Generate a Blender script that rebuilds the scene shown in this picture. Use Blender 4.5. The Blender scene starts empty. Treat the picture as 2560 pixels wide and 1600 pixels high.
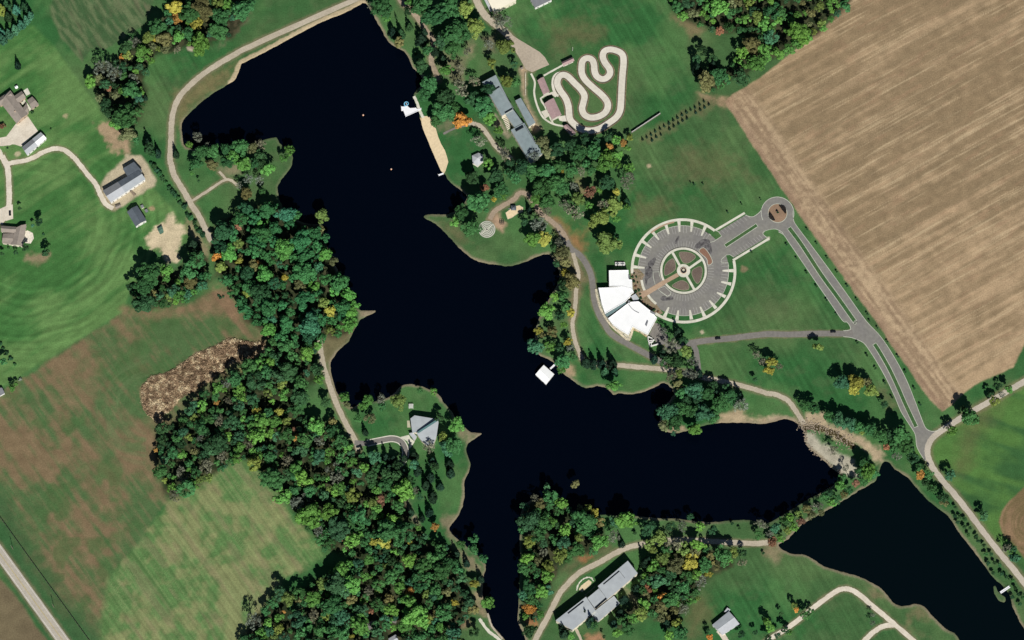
import bpy, math, random
import numpy as np
from mathutils import Vector

random.seed(7)
RNG = np.random.RandomState(11)
scene = bpy.context.scene
COL = scene.collection

# ------------------------------------------------------------------ camera
WID = 853.333                      # metres of ground across the frame
DIST = 3000.0
TILT = math.radians(18)
CT, ST = math.cos(TILT), math.sin(TILT)
cam_d = bpy.data.cameras.new('camera')
cam = bpy.data.objects.new('camera', cam_d)
COL.objects.link(cam)
cam.location = (0, -DIST * ST, DIST * CT)
cam.rotation_euler = (TILT, 0, 0)
cam_d.sensor_fit = 'HORIZONTAL'
cam_d.sensor_width = 36.0
cam_d.lens = 36.0 * DIST / WID
cam_d.clip_start = 10
cam_d.clip_end = 20000
scene.camera = cam

# ------------------------------------------------------------------ world, sun, exposure
SUN_EL, SUN_AZ = math.radians(43), math.radians(165)    # bearing clockwise from +Y
w = bpy.data.worlds.new('World')
scene.world = w
w.use_nodes = True
nt = w.node_tree
sky = nt.nodes.new('ShaderNodeTexSky')
sky.sky_type = 'NISHITA'
sky.sun_disc = False
sky.sun_elevation = SUN_EL
sky.sun_rotation = SUN_AZ
sky.air_density = 0.6
sky.dust_density = 0.1
nt.links.new(sky.outputs[0], nt.nodes['Background'].inputs[0])
nt.nodes['Background'].inputs[1].default_value = 0.05
sd_ = bpy.data.lights.new('sun', 'SUN')
sd_.energy = 5.0
sd_.angle = math.radians(0.5)
sd_.color = (1.0, 0.965, 0.91)
sun = bpy.data.objects.new('sun', sd_)
COL.objects.link(sun)
sdir = Vector((math.sin(SUN_AZ) * math.cos(SUN_EL), math.cos(SUN_AZ) * math.cos(SUN_EL), math.sin(SUN_EL)))
sun.rotation_euler = sdir.to_track_quat('Z', 'Y').to_euler()
sun.location = sdir * 2000
scene.cycles.max_bounces = 4
scene.cycles.diffuse_bounces = 2
scene.cycles.glossy_bounces = 2
scene.view_settings.view_transform = 'Standard'
scene.view_settings.look = 'None'
scene.view_settings.exposure = 0.0
scene.view_settings.gamma = 1.0
scene.view_settings.use_curve_mapping = False

# ------------------------------------------------------------------ survey: survey pixels -> metres on the ground
def P(px, py, z=0.0):
    u = (px - 1280.0) / 2560.0 * WID
    v = (800.0 - py) / 2560.0 * WID
    dx, dy, dz = u, DIST * ST + v * CT, -DIST * CT + v * ST
    t = (z - DIST * CT) / dz
    return (dx * t, -DIST * ST + dy * t)

M_PX = WID / 2560.0
def T(tx, ty, pts):
    return [(tx * 640 + p[0] / 3.78, ty * 400 + p[1] / 3.78) for p in pts]
def O(pts):
    return [(x * 1.0583, y * 1.0583) for x, y in pts]
def R(x0, y0, s, pts):
    return [(x0 + x / s, y0 + y / s) for x, y in pts]
def R1(pts): return R(1300, 130, 5.762, pts)
def R2(pts): return R(1480, 640, 6.3, pts)
def R3(pts): return R(1180, 180, 6.3, pts)
def R4(pts): return R(1560, 520, 5.04, pts)
def R5(pts): return R(960, 1000, 7.56, pts)
def R6(pts): return R(1360, 1380, 6.873, pts)
def R7(pts): return R(0, 200, 7.557, pts)
def R8(pts): return R(980, 230, 6.571, pts)
def W(pts, z=0.0):
    return [P(x, y, z) for x, y in pts]

# ------------------------------------------------------------------ materials
MATS = {}
def mat(name, col, rough=0.9, spec=0.2, amt=0.18, scale=0.5, col2=None, metallic=0.0, scale2=0.06):
    if name in MATS: return MATS[name]
    m = bpy.data.materials.new(name); m.use_nodes = True
    n, l = m.node_tree.nodes, m.node_tree.links
    b = n['Principled BSDF']
    b.inputs['Roughness'].default_value = rough
    b.inputs['Specular IOR Level'].default_value = spec
    b.inputs['Metallic'].default_value = metallic
    geo = n.new('ShaderNodeNewGeometry')
    n1 = n.new('ShaderNodeTexNoise'); n1.inputs['Scale'].default_value = scale; n1.inputs['Detail'].default_value = 3
    n2 = n.new('ShaderNodeTexNoise'); n2.inputs['Scale'].default_value = scale2; n2.inputs['Detail'].default_value = 2
    l.new(geo.outputs['Position'], n1.inputs['Vector']); l.new(geo.outputs['Position'], n2.inputs['Vector'])
    r1 = n.new('ShaderNodeMapRange'); r1.inputs[1].default_value = 0.3; r1.inputs[2].default_value = 0.7
    r1.inputs[3].default_value = 1 - amt; r1.inputs[4].default_value = 1 + amt
    l.new(n1.outputs['Fac'], r1.inputs[0])
    mx = n.new('ShaderNodeMix'); mx.data_type = 'RGBA'
    c2 = col2 or tuple(c * (1 - amt) for c in col)
    mx.inputs[6].default_value = (*col, 1); mx.inputs[7].default_value = (*c2, 1)
    r2 = n.new('ShaderNodeMapRange'); r2.inputs[1].default_value = 0.35; r2.inputs[2].default_value = 0.65
    l.new(n2.outputs['Fac'], r2.inputs[0]); l.new(r2.outputs[0], mx.inputs[0])
    vm = n.new('ShaderNodeVectorMath'); vm.operation = 'SCALE'
    l.new(mx.outputs[2], vm.inputs[0]); l.new(r1.outputs[0], vm.inputs['Scale'])
    l.new(vm.outputs[0], b.inputs['Base Color'])
    MATS[name] = m
    return m

def ground_material():
    m = bpy.data.materials.new('ground_cover'); m.use_nodes = True
    n, l = m.node_tree.nodes, m.node_tree.links
    b = n['Principled BSDF']; b.inputs['Roughness'].default_value = 1.0; b.inputs['Specular IOR Level'].default_value = 0.05
    at = n.new('ShaderNodeAttribute'); at.attribute_name = 'cover'
    geo = n.new('ShaderNodeNewGeometry')
    n1 = n.new('ShaderNodeTexNoise'); n1.inputs['Scale'].default_value = 0.9; n1.inputs['Detail'].default_value = 3
    n2 = n.new('ShaderNodeTexNoise'); n2.inputs['Scale'].default_value = 0.12; n2.inputs['Detail'].default_value = 2
    for k in (n1, n2): l.new(geo.outputs['Position'], k.inputs['Vector'])
    r1 = n.new('ShaderNodeMapRange'); r1.inputs[1].default_value = 0.25; r1.inputs[2].default_value = 0.75
    r1.inputs[3].default_value = 0.78; r1.inputs[4].default_value = 1.22
    r2 = n.new('ShaderNodeMapRange'); r2.inputs[1].default_value = 0.25; r2.inputs[2].default_value = 0.75
    r2.inputs[3].default_value = 0.85; r2.inputs[4].default_value = 1.15
    l.new(n1.outputs['Fac'], r1.inputs[0]); l.new(n2.outputs['Fac'], r2.inputs[0])
    mu = n.new('ShaderNodeMath'); mu.operation = 'MULTIPLY'
    l.new(r1.outputs[0], mu.inputs[0]); l.new(r2.outputs[0], mu.inputs[1])
    vm = n.new('ShaderNodeVectorMath'); vm.operation = 'SCALE'
    l.new(at.outputs['Color'], vm.inputs[0]); l.new(mu.outputs[0], vm.inputs['Scale'])
    l.new(vm.outputs[0], b.inputs['Base Color'])
    bp = n.new('ShaderNodeBump'); bp.inputs['Strength'].default_value = 0.35; bp.inputs['Distance'].default_value = 0.3
    l.new(n1.outputs['Fac'], bp.inputs['Height']); l.new(bp.outputs[0], b.inputs['Normal'])
    return m

def leaf_material(name, use_attr=False):
    m = bpy.data.materials.new(name); m.use_nodes = True
    n, l = m.node_tree.nodes, m.node_tree.links
    b = n['Principled BSDF']; b.inputs['Roughness'].default_value = 0.75; b.inputs['Specular IOR Level'].default_value = 0.12
    if use_attr:
        at = n.new('ShaderNodeAttribute'); at.attribute_name = 'tint'; src = at.outputs['Color']
    else:
        oi = n.new('ShaderNodeObjectInfo'); src = oi.outputs['Color']
    geo = n.new('ShaderNodeNewGeometry')
    n1 = n.new('ShaderNodeTexNoise'); n1.inputs['Scale'].default_value = 0.45; n1.inputs['Detail'].default_value = 3
    l.new(geo.outputs['Position'], n1.inputs['Vector'])
    r1 = n.new('ShaderNodeMapRange'); r1.inputs[1].default_value = 0.3; r1.inputs[2].default_value = 0.7
    r1.inputs[3].default_value = 0.72; r1.inputs[4].default_value = 1.32
    l.new(n1.outputs['Fac'], r1.inputs[0])
    vm = n.new('ShaderNodeVectorMath'); vm.operation = 'SCALE'
    l.new(src, vm.inputs[0]); l.new(r1.outputs[0], vm.inputs['Scale'])
    l.new(vm.outputs[0], b.inputs['Base Color'])
    tr = n.new('ShaderNodeBsdfTranslucent'); l.new(vm.outputs[0], tr.inputs['Color'])
    ms = n.new('ShaderNodeMixShader'); ms.inputs[0].default_value = 0.10
    l.new(b.outputs[0], ms.inputs[1]); l.new(tr.outputs[0], ms.inputs[2])
    l.new(ms.outputs[0], n['Material Output'].inputs['Surface'])
    return m

def water_material(name, col):
    m = bpy.data.materials.new(name); m.use_nodes = True
    n, l = m.node_tree.nodes, m.node_tree.links
    b = n['Principled BSDF']; b.inputs['Base Color'].default_value = (*col, 1)
    b.inputs['Roughness'].default_value = 0.12; b.inputs['Specular IOR Level'].default_value = 0.25; b.inputs['IOR'].default_value = 1.33
    geo = n.new('ShaderNodeNewGeometry')
    n1 = n.new('ShaderNodeTexNoise'); n1.inputs['Scale'].default_value = 0.5; n1.inputs['Detail'].default_value = 4
    l.new(geo.outputs['Position'], n1.inputs['Vector'])
    bp = n.new('ShaderNodeBump'); bp.inputs['Strength'].default_value = 0.12; bp.inputs['Distance'].default_value = 0.15
    l.new(n1.outputs['Fac'], bp.inputs['Height']); l.new(bp.outputs[0], b.inputs['Normal'])
    return m

GROUND = ground_material()
LEAF = leaf_material('foliage')
LEAF_MASS = leaf_material('foliage_mass', True)
BARK = mat('bark', (0.10, 0.08, 0.06), amt=0.3, scale=1.5)
TWIG = mat('bare_twigs', (0.205, 0.21, 0.155), amt=0.3, scale=0.8)
ASPHALT = mat('asphalt', (0.195, 0.188, 0.175), amt=0.10, scale=0.4, col2=(0.222, 0.215, 0.19), scale2=0.08)
ASPH_L = mat('old_asphalt', (0.205, 0.192, 0.172), amt=0.13, scale=0.5, col2=(0.18, 0.17, 0.155))
GRAVEL = mat('gravel', (0.47, 0.415, 0.32), amt=0.13, scale=0.8, col2=(0.40, 0.35, 0.265), scale2=0.1)
PALE_G = mat('pale_gravel', (0.68, 0.62, 0.51), amt=0.10, scale=0.7, col2=(0.58, 0.52, 0.42), scale2=0.12)
CHALK = mat('limestone_gravel', (0.62, 0.56, 0.46), amt=0.12, scale=0.7, col2=(0.50, 0.45, 0.36), scale2=0.12)
CONC = mat('concrete', (0.66, 0.64, 0.54), amt=0.12, scale=0.6, col2=(0.56, 0.55, 0.45), scale2=0.15)
TRACKM = mat('track_concrete', (0.66, 0.625, 0.53), amt=0.08, scale=0.5, col2=(0.60, 0.565, 0.475), scale2=0.08)
KERB = mat('kerb_concrete', (0.50, 0.52, 0.43), amt=0.15, scale=1.0)
PAINT = mat('white_paint', (0.42, 0.41, 0.38), amt=0.2, scale=1.2)
WPAINT = mat('road_paint', (0.7, 0.69, 0.64), amt=0.2, scale=1.0)
YPAINT = mat('yellow_paint', (0.45, 0.36, 0.12), amt=0.2, scale=1.0)
BRICKP = mat('brick_paving', (0.43, 0.31, 0.21), amt=0.15, scale=1.5, col2=(0.36, 0.25, 0.17))
REDBR = mat('red_brick_paving', (0.27, 0.15, 0.10), amt=0.15, scale=1.5)
MULCH = mat('mulch', (0.14, 0.105, 0.085), amt=0.25, scale=1.5, col2=(0.18, 0.14, 0.11))
TANM = mat('tan_mulch', (0.30, 0.20, 0.13), amt=0.2, scale=1.5)
SANDM = mat('sand', (0.72, 0.58, 0.37), amt=0.1, scale=0.5)
STONE = mat('retaining_stone', (0.62, 0.56, 0.42), amt=0.35, scale=0.8, col2=(0.42, 0.38, 0.28), scale2=0.7)
WROOF = mat('white_membrane_roof', (0.88, 0.89, 0.88), amt=0.03, scale=0.2, rough=0.7)
CREAMROOF = mat('cream_roof', (0.86, 0.80, 0.64), amt=0.04, scale=0.2)
GROOF = mat('grey_metal_roof', (0.40, 0.43, 0.44), amt=0.07, scale=0.25, rough=0.6, col2=(0.36, 0.39, 0.41), scale2=0.05)
BROOF = mat('blue_grey_roof', (0.215, 0.27, 0.28), amt=0.10, scale=0.3, rough=0.6, col2=(0.25, 0.30, 0.31), scale2=0.06)
DGROOF = mat('dark_grey_roof', (0.105, 0.125, 0.145), amt=0.12, scale=0.3, rough=0.6)
MGROOF = mat('mid_grey_roof', (0.21, 0.22, 0.23), amt=0.1, scale=0.4, rough=0.6)
LGROOF = mat('light_grey_roof', (0.46, 0.48, 0.50), amt=0.06, scale=0.4, rough=0.6)
PINK = mat('rose_shingle_roof', (0.40, 0.275, 0.27), amt=0.10, scale=0.6, col2=(0.35, 0.245, 0.24))
TAUPE = mat('taupe_shingle_roof', (0.30, 0.26, 0.22), amt=0.10, scale=0.5, col2=(0.26, 0.225, 0.19))
GLASSR = mat('glazed_roof', (0.16, 0.24, 0.24), amt=0.1, scale=0.4, rough=0.25, spec=0.5)
DARKG = mat('dark_gloss', (0.012, 0.016, 0.02), amt=0.1, rough=0.15, spec=0.5)
TEAL = mat('teal_shade', (0.10, 0.20, 0.20), amt=0.1, rough=0.5)
WALLC = mat('cream_wall', (0.72, 0.66, 0.52), amt=0.10, scale=0.6)
WALLW = mat('white_siding', (0.75, 0.74, 0.70), amt=0.06, scale=0.6)
WALLB = mat('tan_brick_wall', (0.50, 0.38, 0.28), amt=0.15, scale=1.0)
WALLG = mat('grey_wall', (0.34, 0.33, 0.31), amt=0.1, scale=0.6)
WOOD = mat('weathered_wood', (0.24, 0.19, 0.14), amt=0.2, scale=1.0)
BLACK = mat('black_rubber', (0.02, 0.02, 0.02), amt=0.2, scale=1.0)
DARKM = mat('dark_metal', (0.04, 0.045, 0.045), amt=0.2, rough=0.5)
STEELW = mat('white_deck', (0.85, 0.86, 0.87), amt=0.04, scale=0.5, rough=0.6)
BLUEPL = mat('blue_plastic', (0.20, 0.52, 0.72), amt=0.08, rough=0.4)
ROCK = mat('pale_rock', (0.34, 0.28, 0.21), amt=0.3, scale=0.8)
BRUSHM = mat('dry_brush', (0.27, 0.19, 0.115), amt=0.45, scale=0.35, col2=(0.42, 0.33, 0.19), scale2=0.14)
GREENB = mat('green_paint', (0.05, 0.12, 0.08), amt=0.15, rough=0.6)
CARBLK = mat('black_car_paint', (0.012, 0.013, 0.016), amt=0.1, rough=0.25, spec=0.5)
REDPL = mat('orange_buoy', (0.7, 0.35, 0.2), amt=0.05, rough=0.5)

# ------------------------------------------------------------------ mesh helpers
def link(o, parent=None):
    COL.objects.link(o)
    if parent is not None: o.parent = parent
    return o
def mesh_obj(name, verts, faces, material, parent=None, smooth=False):
    me = bpy.data.meshes.new(name)
    me.from_pydata([tuple(v) for v in verts], [], [tuple(f) for f in faces])
    me.materials.append(material)
    if smooth:
        me.polygons.foreach_set('use_smooth', [True] * len(me.polygons))
    me.update()
    return link(bpy.data.objects.new(name, me), parent)
def tag(o, label=None, cat=None, group=None, kind=None):
    if label: o['label'] = label
    if cat: o['category'] = cat
    if group: o['group'] = group
    if kind: o['kind'] = kind
    return o
class Thing:
    def __init__(s, name, label, cat, loc, group=None):
        s.o = bpy.data.objects.new(name, None); link(s.o)
        s.o.empty_display_size = 0.5
        s.loc = Vector((loc[0], loc[1], loc[2] if len(loc) > 2 else 0.0)); s.o.location = s.loc
        tag(s.o, label, cat, group)
    def add(s, name, verts, faces, material, under=None, smooth=False):
        v = [(a[0] - s.loc.x, a[1] - s.loc.y, a[2] - s.loc.z) for a in verts]
        return mesh_obj(name, v, faces, material, under or s.o, smooth)
    def share(s, name, me, loc, rot=0.0, under=None, scale=(1, 1, 1)):
        o = bpy.data.objects.new(name, me); link(o, under or s.o)
        o.location = Vector(loc) - s.loc; o.rotation_euler = (0, 0, rot); o.scale = scale
        return o

def area(p):
    return 0.5 * sum(p[i][0] * p[(i + 1) % len(p)][1] - p[(i + 1) % len(p)][0] * p[i][1] for i in range(len(p)))
def ccw(p): return list(p) if area(p) > 0 else list(p)[::-1]
def offset_poly(p, d):
    p = ccw(p); n = len(p); out = []
    for i in range(n):
        a, b, c = Vector(p[i - 1][:2]), Vector(p[i][:2]), Vector(p[(i + 1) % n][:2])
        e1, e2 = (b - a).normalized(), (c - b).normalized()
        n1, n2 = Vector((e1.y, -e1.x)), Vector((e2.y, -e2.x))
        k = n1 + n2
        if k.length < 1e-4: k = n1
        k = k.normalized(); s = d / max(0.45, k.dot(n1))
        out.append((b.x + k.x * s, b.y + k.y * s))
    return out
def catmull(pts, closed=False, sub=6):
    n = len(pts); out = []
    rng = range(n) if closed else range(n - 1)
    for i in rng:
        if closed: p0, p1, p2, p3 = pts[i - 1], pts[i], pts[(i + 1) % n], pts[(i + 2) % n]
        else: p0, p1, p2, p3 = pts[max(i - 1, 0)], pts[i], pts[i + 1], pts[min(i + 2, n - 1)]
        for k in range(sub):
            t = k / sub
            out.append(tuple(0.5 * (2 * p1[j] + (p2[j] - p0[j]) * t + (2 * p0[j] - 5 * p1[j] + 4 * p2[j] - p3[j]) * t * t
                                    + (3 * p1[j] - p0[j] - 3 * p2[j] + p3[j]) * t ** 3) for j in (0, 1)))
    if not closed: out.append(tuple(pts[-1]))
    return out
def normals(pts, closed):
    n = len(pts); out = []
    for i in range(n):
        a = Vector(pts[i - 1] if (closed or i > 0) else pts[i]); c = Vector(pts[(i + 1) % n] if (closed or i < n - 1) else pts[i])
        d = (c - a).normalized(); out.append(Vector((-d.y, d.x)))
    return out
ZL = [0.03]
def zreset(z=0.03):
    ZL[0] = z
def nextz():
    ZL[0] += 0.004
    return ZL[0]
def prism(poly, z0, z1, top=True, bottom=False):
    p = ccw(poly); n = len(p)
    v = [(x, y, z0) for x, y in p] + [(x, y, z1) for x, y in p]
    f = [(i, (i + 1) % n, n + (i + 1) % n, n + i) for i in range(n)]
    if top: f.append(tuple(range(n, 2 * n)))
    if bottom: f.append(tuple(range(n - 1, -1, -1)))
    return v, f
def boxv(cx, cy, z0, sx, sy, sz, rot=0.0):
    c, s = math.cos(rot), math.sin(rot)
    q = [(-sx / 2, -sy / 2), (sx / 2, -sy / 2), (sx / 2, sy / 2), (-sx / 2, sy / 2)]
    return prism([(cx + x * c - y * s, cy + x * s + y * c) for x, y in q], z0, z0 + sz, True, True)
def merge(parts):
    V, F = [], []
    for v, f in parts:
        o = len(V); V += list(v); F += [tuple(i + o for i in q) for q in f]
    return V, F
def tube(p, q, r0, r1=None, n=6):
    r1 = r0 if r1 is None else r1
    p, q = Vector(p), Vector(q); d = (q - p).normalized()
    a = d.orthogonal().normalized(); b = d.cross(a)
    v = [p + (a * math.cos(2 * math.pi * i / n) + b * math.sin(2 * math.pi * i / n)) * r0 for i in range(n)]
    v += [q + (a * math.cos(2 * math.pi * i / n) + b * math.sin(2 * math.pi * i / n)) * r1 for i in range(n)]
    f = [(i, (i + 1) % n, n + (i + 1) % n, n + i) for i in range(n)] + [tuple(range(n - 1, -1, -1)), tuple(range(n, 2 * n))]
    return v, f

def sheet(name, px_pts, material, kind='structure', parent=None, z=None, smooth=0):
    pts = W(px_pts)
    if smooth: pts = catmull(pts, True, smooth)
    z = z or nextz(); p = ccw(pts)
    o = mesh_obj(name, [(x, y, z) for x, y in p], [tuple(range(len(p)))], material, parent)
    if not parent: tag(o, kind=kind)
    return o
def ribbon_v(pts, width, z, closed=False, jit=0.0):
    nn = normals(pts, closed); v = []; n = len(pts)
    for i, (p, k) in enumerate(zip(pts, nn)):
        wd = width[i] if isinstance(width, list) else width
        a = wd / 2 + (random.uniform(-jit, jit) if jit else 0); b = wd / 2 + (random.uniform(-jit, jit) if jit else 0)
        v += [(p[0] + k.x * a, p[1] + k.y * a, z), (p[0] - k.x * b, p[1] - k.y * b, z)]
    m = n if closed else n - 1
    f = [(2 * i, 2 * i + 1, 2 * ((i + 1) % n) + 1, 2 * ((i + 1) % n)) for i in range(m)]
    return v, f
ROADS = []
def road(name, px_pts, width, material, jit=0.25, sub=8, verge=0.0, parent=None, closed=False):
    pts = catmull(W(px_pts), closed, sub)
    z = nextz()
    v, f = ribbon_v(pts, width, z, closed, jit)
    o = mesh_obj(name, v, f, material, parent)
    if not parent: tag(o, kind='structure')
    if verge: ROADS.append((pts, width, verge))
    return o
def kerb_v(pts, wd=0.4, h=0.13, closed=False):
    nn = normals(pts, closed); n = len(pts); v = []
    for p, k in zip(pts, nn):
        for s, z in ((1, 0), (1, h), (-1, h), (-1, 0)):
            v.append((p[0] + k.x * wd / 2 * s, p[1] + k.y * wd / 2 * s, z))
    m = n if closed else n - 1; f = []
    for i in range(m):
        a, b = 4 * i, 4 * ((i + 1) % n)
        for j in range(3): f.append((a + j, a + j + 1, b + j + 1, b + j))
    return v, f
def kerb(name, px_pts, closed=False, sub=6, wd=0.45, h=0.13, material=None, parent=None, raw=False):
    pts = px_pts if raw else W(px_pts)
    if sub: pts = catmull(pts, closed, sub)
    v, f = kerb_v(pts, wd, h, closed)
    o = mesh_obj(name, v, f, material or KERB, parent)
    if not parent: tag(o, kind='structure')
    return o

# ------------------------------------------------------------------ shorelines
LAKE = O([(857, 7), (820, 28), (760, 52), (700, 83), (640, 116), (600, 136), (572, 150), (567, 160), (558, 184), (545, 196), (520, 210), (490, 230),
          (460, 255), (440, 275), (430, 292), (429, 305), (432, 330), (440, 347), (480, 356), (540, 356), (600, 340), (625, 330), (652, 325), (660, 338),
          (690, 366), (691, 378), (688, 393), (672, 415), (658, 435), (656, 453), (668, 490), (700, 520), (740, 530), (758, 528), (765, 548), (775, 590), (795, 632),
          (812, 668), (830, 690), (838, 715), (851, 733), (887, 733), (880, 741), (851, 755), (845, 768), (833, 786), (824, 806), (802, 826), (785, 848), (780, 866),
          (783, 886), (790, 908), (797, 931), (825, 962), (850, 955), (880, 950), (915, 940), (935, 925), (947, 911), (972, 907), (1010, 918), (1035, 930), (1047, 949), (1067, 973), (1085, 1000), (1100, 1011),
          (1112, 1021), (1139, 1023), (1130, 1031), (1105, 1048), (1102, 1068), (1111, 1093), (1107, 1117), (1097, 1134), (1097, 1166), (1092, 1199),
          (1077, 1226), (1062, 1246), (1067, 1261), (1090, 1280), (1125, 1310), (1148, 1334), (1143, 1359), (1140, 1400), (1150, 1450), (1155, 1456), (1165, 1480), (1187, 1503), (1215, 1540),
          (1245, 1540), (1235, 1494), (1222, 1467), (1225, 1434), (1228, 1309), (1228, 1241), (1232, 1205), (1255, 1180), (1300, 1180), (1350, 1205), (1400, 1215),
          (1427, 1216), (1505, 1220), (1559, 1224), (1596, 1225), (1672, 1234), (1710, 1231), (1742, 1229), (1774, 1229), (1814, 1236), (1860, 1210),
          (1914, 1177), (1964, 1149), (1987, 1126), (1964, 1106), (1939, 1081), (1914, 1061), (1903, 1048), (1901, 1028), (1897, 1013), (1884, 1001),
          (1864, 991), (1852, 990), (1814, 1000), (1799, 1001), (1722, 998), (1672, 1003), (1622, 1018), (1590, 1024), (1565, 1012), (1558, 990), (1570, 960), (1592, 931),
          (1577, 908), (1562, 906), (1554, 911), (1529, 923), (1495, 932), (1460, 929), (1448, 934), (1436, 918), (1410, 912), (1385, 917), (1365, 908),
          (1345, 893), (1332, 884), (1320, 872), (1313, 861), (1297, 849), (1277, 841), (1265, 825), (1264, 790), (1272, 755), (1290, 720), (1305, 691), (1317, 673),
          (1322, 650), (1317, 628), (1310, 616), (1295, 600), (1272, 605), (1242, 618), (1210, 628), (1180, 627), (1130, 618), (1092, 593), (1055, 553), (1030, 530),
          (1001, 513), (1010, 507), (1030, 506), (1055, 507), (1085, 492), (1100, 475), (1102, 460), (1065, 433), (1050, 410), (1040, 394), (1030, 378), (1015, 342),
          (1000, 307), (992, 280), (990, 263), (983, 248), (977, 228), (985, 212), (1000, 195), (992, 175), (975, 160), (967, 140), (955, 122), (935, 112), (915, 95),
          (902, 72), (887, 45), (870, 15)])
POND = O([(2069, 1136), (2079, 1104), (2089, 1090), (2102, 1094), (2114, 1109), (2147, 1131), (2189, 1179), (2240, 1219), (2260, 1251), (2290, 1289), (2322, 1332),
          (2347, 1366), (2367, 1382), (2384, 1404), (2392, 1434), (2409, 1469), (2419, 1486), (2450, 1550), (2290, 1550), (2267, 1512), (2254, 1496), (2235, 1486), (2204, 1456),
          (2184, 1434), (2162, 1427), (2129, 1432), (2109, 1424), (2097, 1407), (2077, 1386), (2049, 1371), (2019, 1359), (1984, 1350), (1949, 1339),
          (1928, 1325), (1909, 1314), (1894, 1310), (1872, 1308), (1852, 1300), (1838, 1286), (1862, 1274), (1897, 1236), (1939, 1214), (1987, 1186), (2029, 1159)])
ISLAND = T(3, 3, [(2130, 1010), (2150, 1003), (2168, 1050), (2195, 1078), (2240, 1110), (2237, 1155), (2180, 1138), (2142, 1075)])

WOODS = {
 'nw': O([(380, 45), (400, 20), (420, -20), (560, -20), (590, -10), (575, 50), (550, 95), (520, 92), (470, 115), (440, 108), (410, 122), (368, 135), (348, 165), (338, 190),
          (348, 225), (340, 245), (325, 290), (300, 312), (268, 295), (250, 255), (225, 215), (208, 180), (230, 150), (270, 140), (300, 115), (345, 90)]),
 'west': O([(500, 545), (515, 525), (548, 508), (575, 500), (605, 490), (640, 480), (690, 495), (715, 525), (745, 520), (765, 540), (770, 560), (790, 600), (800, 640), (825, 668), (840, 700),
           (846, 735), (846, 765), (825, 785), (795, 795), (768, 790), (752, 815), (745, 840), (750, 870), (745, 900), (715, 925), (700, 960), (735, 985), (775, 1000), (805, 1030), (840, 1055), (862, 1085),
           (900, 1085), (940, 1100), (960, 1130), (958, 1190), (970, 1230), (995, 1250), (1010, 1275), (1050, 1282), (1067, 1300), (1080, 1335), (1100, 1360), (1105, 1385), (1115, 1410),
           (1120, 1440), (1100, 1462), (1080, 1485), (1095, 1530), (560, 1530), (600, 1460), (640, 1425), (655, 1400), (717, 1390), (745, 1370), (780, 1352), (815, 1330), (830, 1312), (765, 1300),
           (755, 1284), (738, 1256), (708, 1232), (685, 1200), (660, 1166), (638, 1139), (610, 1106), (585, 1085), (562, 1085), (525, 1105), (490, 1132), (450, 1158), (430, 1172), (405, 1174),
           (388, 1160), (382, 1130), (370, 1080), (366, 1030), (385, 1010), (425, 992), (452, 962), (480, 935), (505, 910), (552, 876), (605, 850), (640, 815), (640, 790), (580, 760), (575, 725), (545, 680), (515, 650), (500, 600)]),
 'spur': T(0, 1, [(1390, 1010), (1560, 1030), (1650, 1060), (1750, 970), (1830, 890), (1900, 910), (1980, 930), (1950, 1050), (1980, 1100), (1890, 1240), (1800, 1320), (1550, 1370), (1400, 1410), (1270, 1370), (1220, 1280), (1230, 1190), (1350, 1120)]),
 'ne': T(2, 0, [(1480, -40), (1500, 90), (1610, 170), (1750, 230), (1900, 280), (2050, 320), (2130, 300), (2200, 360), (2180, 470), (2080, 600), (1980, 670), (1830, 720), (1740, 770), (1780, 830), (1890, 860), (2060, 770), (2200, 720),
                (2350, 600), (2419, 560)]) + T(3, 0, [(20, 580), (220, 460), (470, 330), (590, 210), (750, 50), (800, -40)]),
 'sc': T(2, 3, [(90, 280), (230, 90), (370, 80), (400, 170), (490, 160), (530, 250), (600, 270), (740, 250), (810, 330), (850, 410), (860, 500), (890, 560), (860, 620), (760, 680), (640, 700), (560, 710), (530, 770), (440, 830), (400, 930), (350, 1080), (280, 1150), (290, 1270),
                (200, 1330), (110, 1280), (90, 1200), (110, 900), (90, 780), (110, 600), (90, 450)]),
 'se': T(2, 3, [(1250, 900), (1400, 700), (1500, 620), (1720, 640), (1900, 640), (2100, 680), (2080, 820), (1900, 900), (1800, 980), (1720, 1100), (1660, 1230), (1600, 1300), (1480, 1400), (1300, 1300), (1120, 1350), (1050, 1420), (960, 1400), (1050, 1250), (1200, 1150)]),
}
BRUSH = T(0, 2, [(1340, 640), (1360, 600), (1430, 530), (1560, 505), (1650, 460), (1740, 400), (1830, 330), (2000, 260), (2080, 215), (2150, 180), (2300, 190), (2400, 215)]) + O([(622, 808), (632, 830), (605, 848)]) + \
        T(0, 2, [(2200, 400), (2000, 560), (1850, 660), (1700, 740), (1620, 850), (1540, 900), (1530, 1010), (1480, 960), (1400, 900), (1360, 850), (1335, 770)])

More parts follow.
